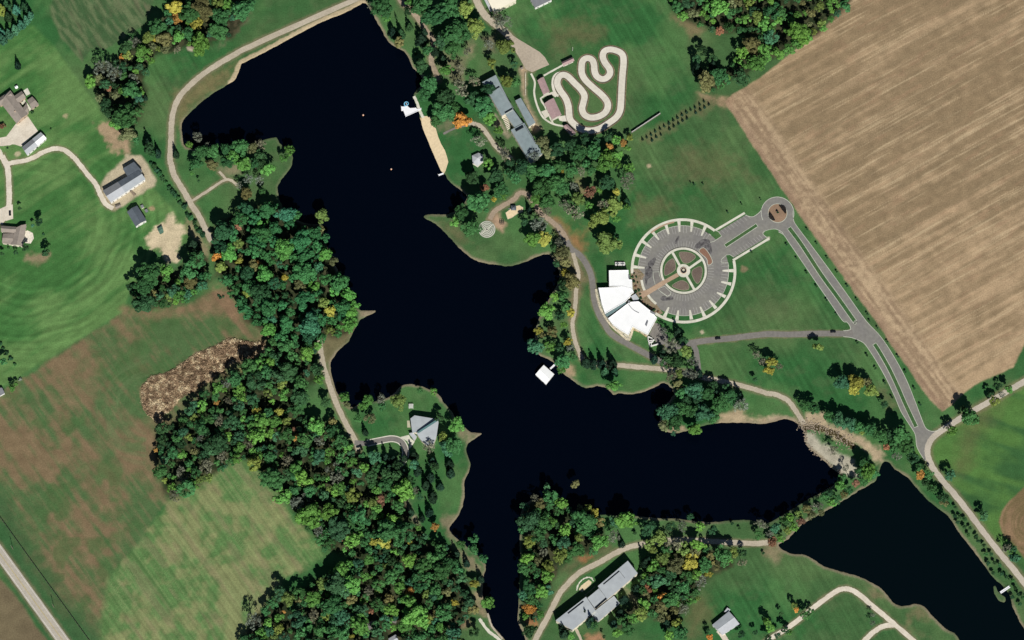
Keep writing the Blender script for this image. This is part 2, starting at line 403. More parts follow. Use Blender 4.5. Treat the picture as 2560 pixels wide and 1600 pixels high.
# ------------------------------------------------------------------ ground sheet
def seg_dist(X, Y, pts, closed=True):
    d2 = np.full(X.shape, 1e12, np.float32)
    n = len(pts)
    for i in range(n if closed else n - 1):
        ax, ay = pts[i]; bx, by = pts[(i + 1) % n]
        ex, ey = bx - ax, by - ay; L = ex * ex + ey * ey + 1e-9
        t = np.clip(((X - ax) * ex + (Y - ay) * ey) / L, 0, 1)
        q = (X - ax - t * ex) ** 2 + (Y - ay - t * ey) ** 2
        np.minimum(d2, q, out=d2)
    return np.sqrt(d2)
def inside(X, Y, pts):
    r = np.zeros(X.shape, bool); n = len(pts)
    for i in range(n):
        ax, ay = pts[i]; bx, by = pts[(i + 1) % n]
        if ay == by: continue
        c = ((ay > Y) != (by > Y)) & (X < (bx - ax) * (Y - ay) / (by - ay) + ax)
        r ^= c
    return r
def vnoise(U, V, seed):
    g = np.random.RandomState(seed).rand(256, 256).astype(np.float32)
    iu, iv = np.floor(U).astype(np.int32), np.floor(V).astype(np.int32)
    fu, fv = (U - iu), (V - iv)
    fu = fu * fu * (3 - 2 * fu); fv = fv * fv * (3 - 2 * fv)
    a, b = iu & 255, iv & 255; a1, b1 = (iu + 1) & 255, (iv + 1) & 255
    return (g[a, b] * (1 - fu) + g[a1, b] * fu) * (1 - fv) + (g[a, b1] * (1 - fu) + g[a1, b1] * fu) * fv
def fbm(U, V, seed, oct=4):
    s, a, t = 0, 0.5, 0
    for k in range(oct):
        s = s + a * vnoise(U * 2 ** k + 17.3 * k, V * 2 ** k + 5.1 * k, seed + k); t += a; a *= 0.55
    return s / t
def sstep(x, a, b):
    t = np.clip((x - a) / (b - a), 0, 1); return t * t * (3 - 2 * t)

X0, X1, Y0, Y1, STEP = -452, 452, -300, 304, 1.0
xs = np.arange(X0, X1 + 0.5, STEP, dtype=np.float32); ys = np.arange(Y0, Y1 + 0.5, STEP, dtype=np.float32)
GX, GY = np.meshgrid(xs, ys); NY, NX = GX.shape
N1 = fbm(GX / 9, GY / 9, 3); N2 = fbm(GX / 38, GY / 38, 40); N3 = fbm(GX / 3.2, GY / 3.2, 80, 3); N4 = fbm(GX / 95, GY / 95, 120)
def rot(angle):
    c, s = math.cos(math.radians(angle)), math.sin(math.radians(angle))
    return GX * c + GY * s, -GX * s + GY * c           # along, across
def streak(angle, across, along, seed, oct=3):
    a, b = rot(angle); return fbm(a / along, b / across, seed, oct)
def band(pts, pad):
    xa = min(p[0] for p in pts) - pad; xb = max(p[0] for p in pts) + pad
    ya = min(p[1] for p in pts) - pad; yb = max(p[1] for p in pts) + pad
    i0, i1 = max(int((xa - X0) / STEP), 0), min(int((xb - X0) / STEP) + 2, NX)
    j0, j1 = max(int((ya - Y0) / STEP), 0), min(int((yb - Y0) / STEP) + 2, NY)
    return (slice(j0, j1), slice(i0, i1))
def mask(px_pts, feather=2.0, rough=1.0, raw=False):
    pts = px_pts if raw else W(px_pts)
    M = np.zeros(GX.shape, np.float32); s = band(pts, feather + rough * 2 + 2)
    x, y = GX[s], GY[s]
    if x.size == 0: return M
    d = seg_dist(x, y, pts); d = np.where(inside(x, y, pts), d, -d)
    d = d + (N1[s] - 0.5) * 4 * rough + (N3[s] - 0.5) * 2 * rough
    M[s] = sstep(d, -feather, feather)
    return M
lw = catmull(W(LAKE, -0.3), True, 2); pw = catmull(W(POND, -0.3), True, 2); iw = catmull(W(ISLAND, -0.3), True, 3)
SD = np.maximum(np.where(inside(GX, GY, lw), 1, -1) * seg_dist(GX, GY, lw), np.where(inside(GX, GY, pw), 1, -1) * seg_dist(GX, GY, pw))
SD = np.minimum(SD, -np.where(inside(GX, GY, iw), 1, -1) * seg_dist(GX, GY, iw))
SD = SD + (N3 - 0.5) * 1.2
GZ = np.clip(-0.3 - 0.42 * SD, -3.0, 0.0)
SDL = SD

COVER = np.zeros((NY, NX, 3), np.float32)
def lay(m, col):
    col = np.asarray(col, np.float32)
    global COVER
    COVER = COVER * (1 - m[..., None]) + col * m[..., None]
def mixc(a, b, t):
    return np.asarray(a, np.float32) * (1 - t[..., None]) + np.asarray(b, np.float32) * t[..., None]

# lawn everywhere first: patches, mowing lines
g = mixc((0.033, 0.118, 0.036), (0.068, 0.158, 0.052), sstep(N2, 0.38, 0.64))
g = g * (1 - 0.35 * sstep(N1, 0.5, 0.75)[..., None]) + np.array((0.080, 0.132, 0.055)) * 0.35 * sstep(N1, 0.5, 0.75)[..., None]
m4 = sstep(N4, 0.48, 0.66)[..., None]; g = g * (1 - 0.3 * m4) + np.array((0.105, 0.125, 0.058)) * 0.3 * m4
COVER = g * np.ones((NY, NX, 1), np.float32)
mow = streak(-62, 1.6, 60, 200, 2)
mowm = np.zeros(GX.shape, np.float32)
LAWNS = [O([(1180, 20), (1560, -20), (1650, 260), (1480, 320), (1390, 120), (1280, 180)]), O([(1500, 340), (1680, 250), (1840, 440), (1740, 500), (1600, 500), (1480, 560)]),
         O([(1720, 1310), (1860, 1310), (2060, 1390), (2180, 1490), (2160, 1530), (1700, 1530), (1660, 1420), (1700, 1340)]), O([(2220, 1060), (2330, 990), (2300, 1130), (2240, 1140)]),
         O([(330, 130), (560, 80), (420, 200), (380, 330), (340, 250)]), O([(1370, 650), (1420, 800), (1540, 860), (1380, 830)]), O([(880, 950), (1040, 940), (960, 1020), (880, 1020)]),
         O([(1740, 640), (1840, 560), (2010, 790), (1650, 790)]), O([(1650, 830), (2030, 800), (2130, 960), (1900, 940), (1720, 880)])]
for q in LAWNS: mowm = np.maximum(mowm, mask(q, 4, 1))
COVER *= (1 + mowm * (mow - 0.5) * 0.42)[..., None]
a0, b0 = rot(-62)
COVER *= (1 + mowm * 0.055 * np.sin(b0 * 2 * math.pi / 5.2))[..., None]
# brighter pasture round the houses in the west
past = mask(O([(-60, 40), (80, 60), (120, 100), (205, 215), (260, 300), (340, 420), (470, 560), (360, 600), (305, 700), (290, 735), (40, 895), (-60, 950)]), 2, 0.8)
pg = mixc((0.050, 0.150, 0.040), (0.112, 0.215, 0.068), sstep(0.6 * N2 + 0.4 * streak(35, 6, 45, 210), 0.36, 0.62))
lay(past * 0.9, pg)
aa, bb = rot(40)
hc_ = W(T(0, 1, [(330, 620)]))[0]; rh = np.sqrt((GX - hc_[0]) ** 2 + (GY - hc_[1]) ** 2) + 9 * N2
arcm = past * sstep(rh, 40, 60) * (GY < hc_[1] + 60)
COVER *= (1 + past * 0.05 * np.sin((bb + 10 * N2) * 2 * math.pi / 7) + arcm * (0.07 * np.sin(rh * 2 * math.pi / 8.5) + 0.35 * (vnoise(rh / 2.2, np.arctan2(GY - hc_[1], GX - hc_[0]) * 2.5, 212) - 0.5)))[..., None]
# crop field rows in the north-west
crop = mask(T(0, 0, [(480, -60), (1460, -60), (1400, 150), (1390, 220), (1100, 400), (990, 470), (850, 450), (780, 590), (700, 500), (560, 330), (480, 120)]), 1.5, 0.6)
ca, cb = rot(-58)
cs = fbm(ca / 14, cb / 2.2, 230, 3)
lay(crop, mixc((0.052, 0.105, 0.042), (0.120, 0.160, 0.076), sstep(cs, 0.35, 0.68)))
lay(crop * 0.4 * sstep(fbm(ca / 25, cb / 3, 236), 0.6, 0.76), (0.15, 0.12, 0.080))
# meadow, brown and green, south-west
FIELD_MEADOW = O([(-60, 965), (60, 890), (180, 815), (298, 738), (380, 742), (470, 705), (520, 680), (545, 690), (575, 740), (640, 800), (600, 850), (420, 990), (372, 1020), (372, 1090), (392, 1186), (330, 1285), (275, 1345), (252, 1400), (256, 1540), (200, 1540), (0, 1230), (-60, 1150)])
mead = mask(FIELD_MEADOW, 2.5, 1.2)
ms = 0.22 * streak(-52, 3.5, 50, 240) + 0.30 * N2 + 0.28 * N4 + 0.20 * N1
lay(mead, mixc((0.072, 0.132, 0.050), (0.185, 0.135, 0.076), sstep(ms, 0.40, 0.60)))
lay(mead * 0.34 * sstep(streak(-54, 1.8, 40, 245), 0.54, 0.75), (0.235, 0.17, 0.10))
lay(mead * 0.6 * sstep(fbm(GX / 22, GY / 22, 249), 0.60, 0.72), (0.060, 0.125, 0.042))
bcx, bcy = W(T(0, 2, [(1450, 830)]))[0]; br_ = np.sqrt((GX - bcx) ** 2 + (GY - bcy) ** 2)
lay(mead * 0.5 * (1 - sstep(br_, 38, 60)) * sstep(br_, 18, 30) * (GX < bcx - 5) * sstep(vnoise(br_ / 1.8, GY / 14, 251), 0.35, 0.7), (0.110, 0.165, 0.070))
lay(mask(O([(-60, 1130), (0, 1150), (60, 1260), (150, 1400), (250, 1512), (250, 1560), (120, 1560), (0, 1330)]), 8, 3) * 0.75, (0.042, 0.105, 0.040))
# striped mown field
FIELD_MOWN = O([(395, 1190), (470, 1140), (530, 1098), (575, 1082), (605, 1105), (645, 1150), (705, 1235), (770, 1312), (690, 1355), (650, 1395), (600, 1470), (560, 1540), (258, 1540), (252, 1400), (268, 1350), (330, 1280)])
mown = mask(catmull(W(FIELD_MOWN), True, 4), 3.0, 1.4, True)
fa, fb = rot(-54)
lay(mown, mixc((0.092, 0.180, 0.060), (0.200, 0.225, 0.098), sstep(0.5 * N2 + 0.5 * N1, 0.42, 0.62)))
COVER *= (1 + mown * (0.09 * np.sin(fb * 2 * math.pi / 8.5 + 2 * N4) + 0.10 * np.sin(fb * 2 * math.pi / 3.4)))[..., None]
lay(mown * 0.55 * sstep(fbm(fa / 70, fb / 0.9, 255, 2), 0.62, 0.8), (0.20, 0.26, 0.11))
lay(mown * 0.3 * sstep(fbm(fa / 30, fb / 6, 258, 2), 0.58, 0.74), (0.25, 0.19, 0.12))
# harvested field, east
FIELD_HARV = O([(2040, -60), (2005, 5), (1960, 50), (1880, 118), (1800, 180), (1735, 222), (1712, 240), (1790, 360), (1850, 450), (1885, 500), (1990, 650), (2067, 756), (2107, 816), (2144, 868), (2187, 932), (2226, 972), (2240, 962), (2285, 922), (2330, 895), (2395, 868), (2425, 800), (2500, 720), (2500, -60)])
harv = mask(FIELD_HARV, 1.0, 0.5)
ha, hb = rot(30)
hs = fbm(ha / 60, hb / 4, 260, 4); hf = fbm(ha / 38, hb / 0.95, 265, 2); hp = N4 * 0.6 + N2 * 0.4
east = sstep(GX * 0.5 - GY * 0.85, 60, 330)
lay(harv, mixc((0.250, 0.182, 0.106), (0.405, 0.292, 0.176), sstep(0.45 * hs + 0.35 * hp + 0.20 * N1 + 0.20 * east - 0.08, 0.36, 0.66)))
lay(harv * 0.15 * sstep(fbm(ha / 45, hb / 2.6, 268, 2), 0.50, 0.74), (0.16, 0.13, 0.078))
lay(harv * 0.62 * sstep(hf, 0.56, 0.80) * sstep(hs, 0.36, 0.55), (0.50, 0.39, 0.24))
lay(harv * 0.25 * sstep(fbm(ha / 16, hb / 4, 270), 0.62, 0.75), (0.34, 0.21, 0.13))
wr = W(O([(1712, 240), (1790, 360), (1885, 500), (1990, 650), (2067, 756), (2144, 868), (2187, 932), (2226, 972)]))
dd = seg_dist(GX, GY, wr, False)
ka, kb = rot(-56)
hl = harv * (1 - sstep(dd, 18, 30)); hk = fbm(ka / 35, kb / 2.4, 275, 3)
lay(hl * 0.9, mixc((0.27, 0.19, 0.120), (0.45, 0.335, 0.21), sstep(0.6 * hk + 0.4 * N3, 0.38, 0.66)))
lay(harv * (1 - sstep(dd + 6 * (N1 - .5), 3, 8)) * 0.6, (0.27, 0.18, 0.12))
# corner field and bright grass lower right
lay(mask(O([(2130, 1085), (2215, 1020), (2290, 970), (2419, 890), (2500, 860), (2500, 1400), (2420, 1350), (2330, 1250), (2240, 1150)]), 2, 0.6),
    mixc((0.040, 0.110, 0.036), (0.080, 0.175, 0.045), sstep(0.5 * N2 + 0.5 * streak(-20, 9, 50, 280), 0.36, 0.6)))
lay(mask(O([(2300, 960), (2380, 920), (2330, 1010), (2280, 1110), (2250, 1130), (2270, 1040)]), 9, 3) * 0.5, (0.13, 0.12, 0.055))
FIELD_CORNER = T(3, 3, [(2500, 10), (2419, 70), (2300, 180), (2210, 300), (2185, 400), (2230, 530), (2350, 640), (2419, 740), (2500, 800)])
crn = mask(FIELD_CORNER, 1, 0.3); cc = W(T(3, 3, [(2480, 420)]))[0]
rr = np.sqrt((GX - cc[0]) ** 2 + (GY - cc[1]) ** 2)
lay(crn, mixc((0.16, 0.12, 0.060), (0.25, 0.165, 0.095), sstep(vnoise(rr / 1.1 + 3 * N2, rr * 0, 290) * 0.3 + 0.35 * N1 + 0.35 * N2, 0.38, 0.62)))
lay(mask(T(0, 3, [(-200, 700), (0, 930), (120, 1060), (260, 1260), (440, 1512), (430, 1700), (-200, 1700)]), 1.5, 0.5), mixc((0.13, 0.10, 0.06), (0.17, 0.14, 0.08), N2))
# bare soil, dry grass, litter
DIRT = [
 (T(0, 1, [(1380, 740), (1480, 630), (1590, 560), (1640, 535), (1740, 690), (1700, 760), (1670, 940), (1560, 900), (1450, 850)]), (0.62, 0.50, 0.34), 1.5, 2.2, 0.85),
 (T(0, 0, [(940, 1130), (1030, 1150), (1150, 1290), (1260, 1390), (1230, 1450), (1080, 1430), (970, 1290)]), (0.40, 0.27, 0.18), 2, 2.5, 0.8),
 (T(0, 1, [(1760, 560), (1850, 650), (1990, 880), (2010, 940), (1960, 930), (1800, 720)]), (0.32, 0.24, 0.15), 2, 1.5, 0.7),
 (T(0, 1, [(2070, 60), (2200, 40), (2290, 60), (2270, 120), (2150, 160), (2060, 130)]), (0.33, 0.26, 0.17), 3, 2, 0.6),
 (T(0, 0, [(2150, 200), (2240, 60), (2350, 60), (2300, 180), (2200, 330), (2120, 420)]), (0.22, 0.15, 0.11), 3, 2, 0.7),
 (T(0, 0, [(1650, 900), (2150, 620), (2250, 560), (2200, 700), (1950, 900), (1800, 1050), (1690, 1200), (1660, 1100)]), (0.19, 0.155, 0.075), 4, 2, 0.8),
 (T(0, 1, [(250, 900), (480, 880), (480, 950), (380, 970), (240, 950)]), (0.28, 0.2, 0.13), 2, 1.5, 0.8),
 (T(0, 1, [(1170, 1400), (1300, 1420), (1500, 1420), (1800, 1340), (2000, 1250), (2120, 1200), (2220, 1260), (2240, 1500), (2000, 1460), (1600, 1480), (1300, 1470)]), (0.22, 0.14, 0.085), 4, 2, 0.75),
 (T(1, 1, [(2190, 560), (2270, 500), (2370, 600), (2330, 680), (2260, 640)]), (0.42, 0.28, 0.19), 1.5, 1, 0.9),
 (T(1, 1, [(1750, 560), (1900, 640), (2050, 770), (1950, 800), (1800, 680)]), (0.16, 0.13, 0.07), 3, 2, 0.6),
 (T(2, 1, [(400, 560), (520, 600), (560, 690), (700, 680), (660, 860), (560, 840), (440, 680)]), (0.30, 0.15, 0.07), 4, 2.5, 0.75),
 (T(2, 1, [(610, 200), (700, 220), (690, 330), (620, 300)]), (0.30, 0.18, 0.11), 3, 2, 0.6),
 (T(2, 1, [(400, 900), (560, 880), (680, 1080), (680, 1250), (600, 1350), (590, 1512), (540, 1512), (560, 1300), (430, 1000)]), (0.21, 0.15, 0.09), 3, 2, 0.7),
 (T(2, 1, [(1200, 340), (1300, 380), (1470, 420), (1400, 560), (1130, 600)]), (0.15, 0.12, 0.062), 6, 3, 0.45),
 (T(2, 2, [(520, 410), (590, 430), (600, 540), (530, 530), (490, 490)]), (0.40, 0.28, 0.18), 2, 1.5, 0.8),
 (T(2, 2, [(1950, 880), (2100, 840), (2200, 860), (2150, 900), (2419, 930), (2419, 975), (1950, 980)]), (0.45, 0.34, 0.22), 2, 1.5, 0.85),
 (T(2, 2, [(1420, 1000), (1640, 990), (1650, 1050), (1450, 1050)]), (0.38, 0.27, 0.18), 1.5, 1, 0.8),
 (T(2, 0, [(1220, 1330), (1330, 1340), (1560, 1190), (1860, 1030), (1900, 960), (1750, 890), (1700, 1000), (1400, 1180), (1200, 1310)]), (0.17, 0.14, 0.075), 3, 2, 0.5),
 (T(2, 0, [(1750, 880), (1900, 910), (2000, 900), (2060, 960), (1990, 1000), (1900, 960)]), (0.33, 0.22, 0.14), 2, 1.5, 0.75),
 (T(2, 0, [(370, 230), (700, 200), (830, 330), (700, 420), (400, 430)]), (0.14, 0.12, 0.06), 8, 3, 0.6),
 (O([(1610, 360), (1700, 350), (1760, 420), (1680, 440), (1600, 420)]), (0.15, 0.125, 0.065), 8, 4, 0.45),
 (O([(1780, 690), (1850, 690), (1880, 750), (1790, 770)]), (0.10, 0.135, 0.06), 8, 4, 0.5),
 (T(2, 0, [(1500, 130), (1640, 200), (1800, 260), (1700, 330), (1600, 260)]), (0.20, 0.155, 0.085), 3, 2, 0.8),
 (T(1, 0, [(2030, 350), (2080, 370), (2060, 500), (1960, 510)]), (0.30, 0.23, 0.15), 3, 2, 0.7),
 (T(1, 0, [(2100, 330), (2250, 330), (2260, 480), (2180, 500)]), (0.17, 0.125, 0.09), 3, 2, 0.7),
 (T(1, 0, [(1780, 480), (1990, 560), (1960, 760), (1840, 770), (1740, 600)]), (0.21, 0.18, 0.11), 3, 2, 0.7),
 (T(1, 0, [(1740, 1180), (1880, 1110), (1930, 1180), (1790, 1260)]), (0.22, 0.19, 0.12), 3, 2, 0.6),
 (T(1, 2, [(640, 100), (930, 100), (880, 200), (780, 290), (700, 400), (650, 400), (610, 230)]), (0.17, 0.135, 0.075), 2, 1, 0.8),
 (T(1, 1, [(960, 1420), (1130, 1405), (1140, 1445), (960, 1520)]), (0.27, 0.215, 0.145), 1.5, 0.8, 0.9),
 (T(1, 2, [(1960, 1050), (2140, 1060), (2130, 1085), (2000, 1160)]), (0.25, 0.21, 0.135), 1.5, 0.8, 0.7),
 (T(1, 2, [(1900, 1040), (1990, 1030), (2000, 1150), (1940, 1130)]), (0.25, 0.20, 0.13), 2, 1, 0.7),
 (T(1, 3, [(1750, 370), (1900, 330), (1840, 480), (1860, 620), (2100, 760), (2160, 900), (2000, 830), (1830, 560)]), (0.22, 0.18, 0.115), 2, 1.5, 0.8),
 (T(1, 3, [(1390, 100), (1450, 240), (1560, 450), (1500, 400), (1410, 260)]), (0.32, 0.26, 0.18), 1.5, 1, 0.8),
 (T(1, 3, [(2050, 1050), (2110, 1060), (2150, 1200), (2210, 1280), (2130, 1300), (2060, 1250)]), (0.30, 0.22, 0.14), 2, 1, 0.8),
 (T(1, 3, [(1900, 1310), (1980, 1320), (2050, 1350), (1980, 1400), (1900, 1390)]), (0.30, 0.19, 0.12), 2, 1, 0.7),
 (T(2, 3, [(640, 740), (760, 690), (770, 740), (680, 790)]), (0.45, 0.15, 0.06), 1.5, 1.5, 0.85),
 (T(2, 3, [(120, 1320), (240, 1290), (230, 1370), (140, 1380)]), (0.42, 0.17, 0.08), 1.5, 1.5, 0.7),
 (T(2, 3, [(700, 1480), (820, 1460), (870, 1512), (700, 1530)]), (0.42, 0.20, 0.12), 1.5, 1.5, 0.7),
 (T(2, 3, [(380, 430), (430, 470), (540, 620), (530, 700), (480, 640), (400, 510)]), (0.30, 0.17, 0.09), 2, 1, 0.8),
 (T(2, 3, [(560, 860), (850, 720), (1000, 640), (900, 560), (600, 750), (480, 850)]), (0.13, 0.11, 0.06), 3, 1.5, 0.6),
 (T(2, 3, [(1210, 1000), (1130, 1060), (1050, 1000), (1100, 1130), (1170, 1160)]), (0.26, 0.20, 0.13), 2, 1, 0.7),
 (T(2, 3, [(1700, 1180), (1800, 1080), (1900, 1200), (1880, 1350), (1700, 1450), (1650, 1330)]), (0.13, 0.115, 0.055), 5, 2, 0.7),
 (T(3, 2, [(350, 870), (520, 890), (560, 980), (740, 1030), (900, 1120), (1050, 1190), (1130, 1270), (1085, 1335), (1010, 1350), (940, 1260), (820, 1170), (780, 1190), (680, 1140), (560, 1050), (400, 1030), (320, 1010)]), (0.44, 0.34, 0.225), 1.5, 1.5, 0.9),
 (T(3, 2, [(340, 1090), (420, 1060), (500, 1150), (700, 1270), (820, 1350), (880, 1460), (800, 1470), (690, 1450), (590, 1360), (450, 1270), (370, 1200)]), (0.42, 0.385, 0.30), 1.5, 1.0, 0.95),
 (T(3, 2, [(0, 930), (100, 880), (150, 900), (260, 930), (330, 1000), (180, 950), (0, 985)]), (0.48, 0.37, 0.25), 1.5, 1, 0.9),
 (T(3, 2, [(1010, 640), (1100, 640), (1250, 850), (1150, 860), (1060, 730)]), (0.15, 0.13, 0.07), 4, 2, 0.6),
 (T(3, 3, [(0, 600), (100, 620), (130, 700), (60, 760), (-40, 700)]), (0.25, 0.19, 0.12), 3, 2, 0.7),
 (T(3, 3, [(1000, 1010), (1130, 1130), (1000, 1100)]), (0.22, 0.17, 0.10), 3, 2, 0.7),
 (T(3, 3, [(1400, 1180), (1500, 1210), (1570, 1310), (1500, 1340), (1330, 1280), (1330, 1400), (1500, 1480), (1250, 1440)]), (0.19, 0.155, 0.085), 3, 2, 0.7),
 (T(0, 1, [(970, 190), (1150, 10), (1200, -50), (1330, -40), (1390, 30), (1475, 190), (1460, 245), (1150, 450), (1080, 475), (1000, 420), (930, 300)]), (0.48, 0.40, 0.28), 1.0, 0.6, 0.9),
 (T(2, 0, [(85, 640), (130, 650), (135, 920), (280, 1220), (200, 1260), (120, 960), (80, 800)]), (0.40, 0.30, 0.20), 1.5, 0.8, 0.9),
 (T(1, 0, [(2190, 1090), (2260, 1080), (2340, 1200), (2419, 1280), (2380, 1310), (2250, 1170)]), (0.32, 0.27, 0.19), 1.5, 0.8, 0.8),
 (T(1, 3, [(1020, 1420), (1130, 1340), (1160, 1360), (1130, 1500), (1060, 1512)]), (0.24, 0.19, 0.14), 2, 1.5, 0.8),
]
for q, c, f, r, al in DIRT:
    c = np.asarray(c) * np.ones((NY, NX, 1)); m = mask(q, f * 1.7, r * 1.4)
    lay(m * al, c * (0.82 + 0.36 * N3[..., None]))
for (tx, ty, zx, zy, r, c) in [(0, 0, 1805, 450, 11, (0.6, 0.48, 0.38)), (0, 0, 620, 1095, 8, (0.40, 0.34, 0.2)), (0, 0, 170, 1450, 8, (0.5, 0.42, 0.28)), (2, 1, 1295, 55, 6, (0.5, 0.4, 0.26)),
                               (0, 1, 1440, 460, 8, (0.36, 0.24, 0.15)), (2, 2, 1800, 110, 5, (0.5, 0.42, 0.3)), (2, 2, 1830, 175, 4, (0.5, 0.42, 0.3)), (2, 1, 2190, 1030, 9, (0.22, 0.17, 0.10)), (3, 1, 0, 745, 5, (0.6, 0.55, 0.45))]:
    cx, cy = W(T(tx, ty, [(zx, zy)]))[0]
    lay(0.8 * (1 - sstep(np.sqrt((GX - cx) ** 2 + (GY - cy) ** 2) + (N3 - .5) * 3, r * 0.3 * 0.6, r * 0.3 * 1.4)), c)
# woodland floor
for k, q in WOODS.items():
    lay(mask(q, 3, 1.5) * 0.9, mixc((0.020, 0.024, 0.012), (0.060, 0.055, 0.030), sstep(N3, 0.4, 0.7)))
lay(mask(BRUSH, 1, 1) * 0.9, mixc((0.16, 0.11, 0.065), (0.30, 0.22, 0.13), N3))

# ------------------------------------------------------------------ roads, paths, paving
road('dam_road', O([(905, -32), (870, -16), (825, 5), (605, 103), (545, 134), (487, 170), (445, 205), (422, 232), (410, 262), (405, 295), (404, 337), (402, 378), (405, 390), (412, 415), (435, 453), (452, 483), (470, 510), (487, 545), (500, 570)]), 4.8, GRAVEL, verge=1.6)
road('peninsula_path', T(0, 1, [(1800, 395), (1950, 300), (2140, 185), (2240, 235)]), 2.3, GRAVEL, verge=1.2)
road('peninsula_path', T(0, 1, [(2145, 190), (2070, 110)]), 2.0, GRAVEL, verge=1.0)
road('driveway', T(0, 1, [(20, -40), (60, 40), (78, 120), (85, 250), (88, 350), (80, 450), (50, 520), (0, 600)]), 4.6, PALE_G, verge=1.2)
road('driveway', T(0, 1, [(60, 45), (120, 25), (240, 5), (330, -30), (400, -70), (500, -105), (600, -98), (690, -30), (740, 25), (830, 140), (905, 230), (950, 330), (1000, 415), (1070, 460)]), 4.0, PALE_G, verge=1.2)
road('driveway', T(0, 0, [(-60, 1330), (0, 1350), (90, 1340), (180, 1310)]), 6.0, PALE_G)
road('driveway', T(0, 0, [(-60, 1350), (-10, 1430), (20, 1490), (60, 1560)]), 4.2, PALE_G)
sheet('driveway_apron', T(0, 0, [(150, 1170), (265, 1100), (360, 1240), (200, 1385), (140, 1365), (60, 1360), (-40, 1370), (-40, 1310), (60, 1290)]), PALE_G)
sheet('driveway_apron', T(0, 1, [(-40, 480), (70, 430), (120, 420), (125, 555), (60, 575), (-40, 560)]), PALE_G)
sheet('patio', T(0, 1, [(225, 680), (260, 665), (310, 690), (320, 740), (290, 790), (240, 785), (215, 740)]), mat('pale_patio', (0.72, 0.66, 0.55), amt=0.25, scale=0.9))
sheet('patio', R7([(440, 200), (520, 150), (575, 260), (500, 300)]), CONC)
sheet('patio', R7([(385, 410), (460, 360), (500, 420), (600, 560), (560, 590), (480, 440), (420, 470)]), CONC)
zreset(0.03)
# state road with lines
sr = T(0, 3, [(-80, 585), (0, 697), (300, 1110), (590, 1512), (680, 1640)])
road('state_road', sr, 9.4, mat('worn_asphalt', (0.44, 0.40, 0.33), amt=0.12, scale=0.6), jit=0.1, verge=1.5)
srw = catmull(W(sr), False, 8)
def offline(pts, d):
    return [(p[0] + k.x * d, p[1] + k.y * d) for p, k in zip(pts, normals(pts, False))]
for d, m_, wd in ((3.6, WPAINT, 0.3), (-3.6, WPAINT, 0.3), (0.18, YPAINT, 0.2), (-0.25, YPAINT, 0.2)):
    v, f = ribbon_v(offline(srw, d), wd, nextz())
    tag(mesh_obj('road_marking', v, f, m_), kind='structure')
zreset(0.03)
# boulevard, roundabout and county road
BL = T(3, 1, [(100, 680), (150, 710), (205, 790), (325, 965), (450, 1150), (575, 1330), (700, 1512)]) + T(3, 2, [(745, 20), (775, 60), (775, 92), (712, 102)])
BLB = T(3, 2, [(712, 157), (800, 170), (900, 215), (960, 290), (1030, 400), (1120, 560), (1200, 730), (1260, 870), (1330, 980), (1390, 1080), (1408, 1200), (1470, 1310), (1490, 1330)])
BR = T(3, 1, [(235, 480), (240, 560), (265, 615), (400, 795), (560, 1010), (740, 1260), (920, 1512)]) + T(3, 2, [(1060, 152), (1180, 330), (1300, 550), (1390, 770), (1450, 930), (1490, 1020), (1540, 1050), (1600, 1045), (1670, 1010)])
sheet('boulevard', BL + BLB + T(3, 2, [(1490, 1250), (1500, 1170), (1580, 1090)]) + BR[::-1] + T(3, 1, [(100, 560)]), ASPHALT)
for q in (BL, BLB, BR): kerb('kerb', q)
def capsule(p, q, wd, n=8):
    p, q = Vector(p), Vector(q); d = (q - p).normalized(); a = math.atan2(d.y, d.x); out = []
    for i in range(n + 1):
        t = a - math.pi / 2 + math.pi * i / n; out.append((q.x + math.cos(t) * wd / 2, q.y + math.sin(t) * wd / 2))
    for i in range(n + 1):
        t = a + math.pi / 2 + math.pi * i / n; out.append((p.x + math.cos(t) * wd / 2, p.y + math.sin(t) * wd / 2))
    return out
GRASSM = mat('island_grass', (0.038, 0.105, 0.034), amt=0.25, scale=0.7, col2=(0.060, 0.12, 0.042), scale2=0.1)
def island(name, poly, fill, fillz=0.13, kw=0.45, kmat=None):
    p = ccw(poly); n = len(p)
    o = mesh_obj(name, [(x, y, fillz) for x, y in p], [tuple(range(n))], fill)
    tag(o, kind='structure')
    v, f = kerb_v(p, kw, 0.16, True); mesh_obj('kerb', v, f, kmat or KERB, o)
    return o
def long_island(name, px_pts, wd):
    pts = catmull(W(px_pts), False, 6); nn = normals(pts, False)
    L = [(p[0] + k.x * wd / 2, p[1] + k.y * wd / 2) for p, k in zip(pts, nn)]; Q = [(p[0] - k.x * wd / 2, p[1] - k.y * wd / 2) for p, k in zip(pts, nn)]
    return island(name, Q + L[::-1], GRASSM)
long_island('median', T(3, 1, [(198, 640), (320, 805), (500, 1080), (660, 1300), (810, 1512)]) + T(3, 2, [(826, 20)]), 3.6)
long_island('median', T(3, 2, [(1005, 225), (1060, 310), (1150, 470), (1230, 640), (1300, 800), (1400, 1010)]), 3.4)
road('county_road', T(3, 2, [(2480, 545), (2380, 605), (2200, 710), (2000, 825), (1820, 930), (1680, 1020), (1590, 1080), (1530, 1150), (1508, 1220), (1515, 1300), (1560, 1400), (1650, 1520)]) +
     T(3, 3, [(1750, 120), (1900, 310), (2050, 510), (2200, 700), (2350, 880), (2480, 1050)]), 4.9, mat('chip_seal', (0.48, 0.43, 0.35), amt=0.12, scale=0.8), verge=1.8)
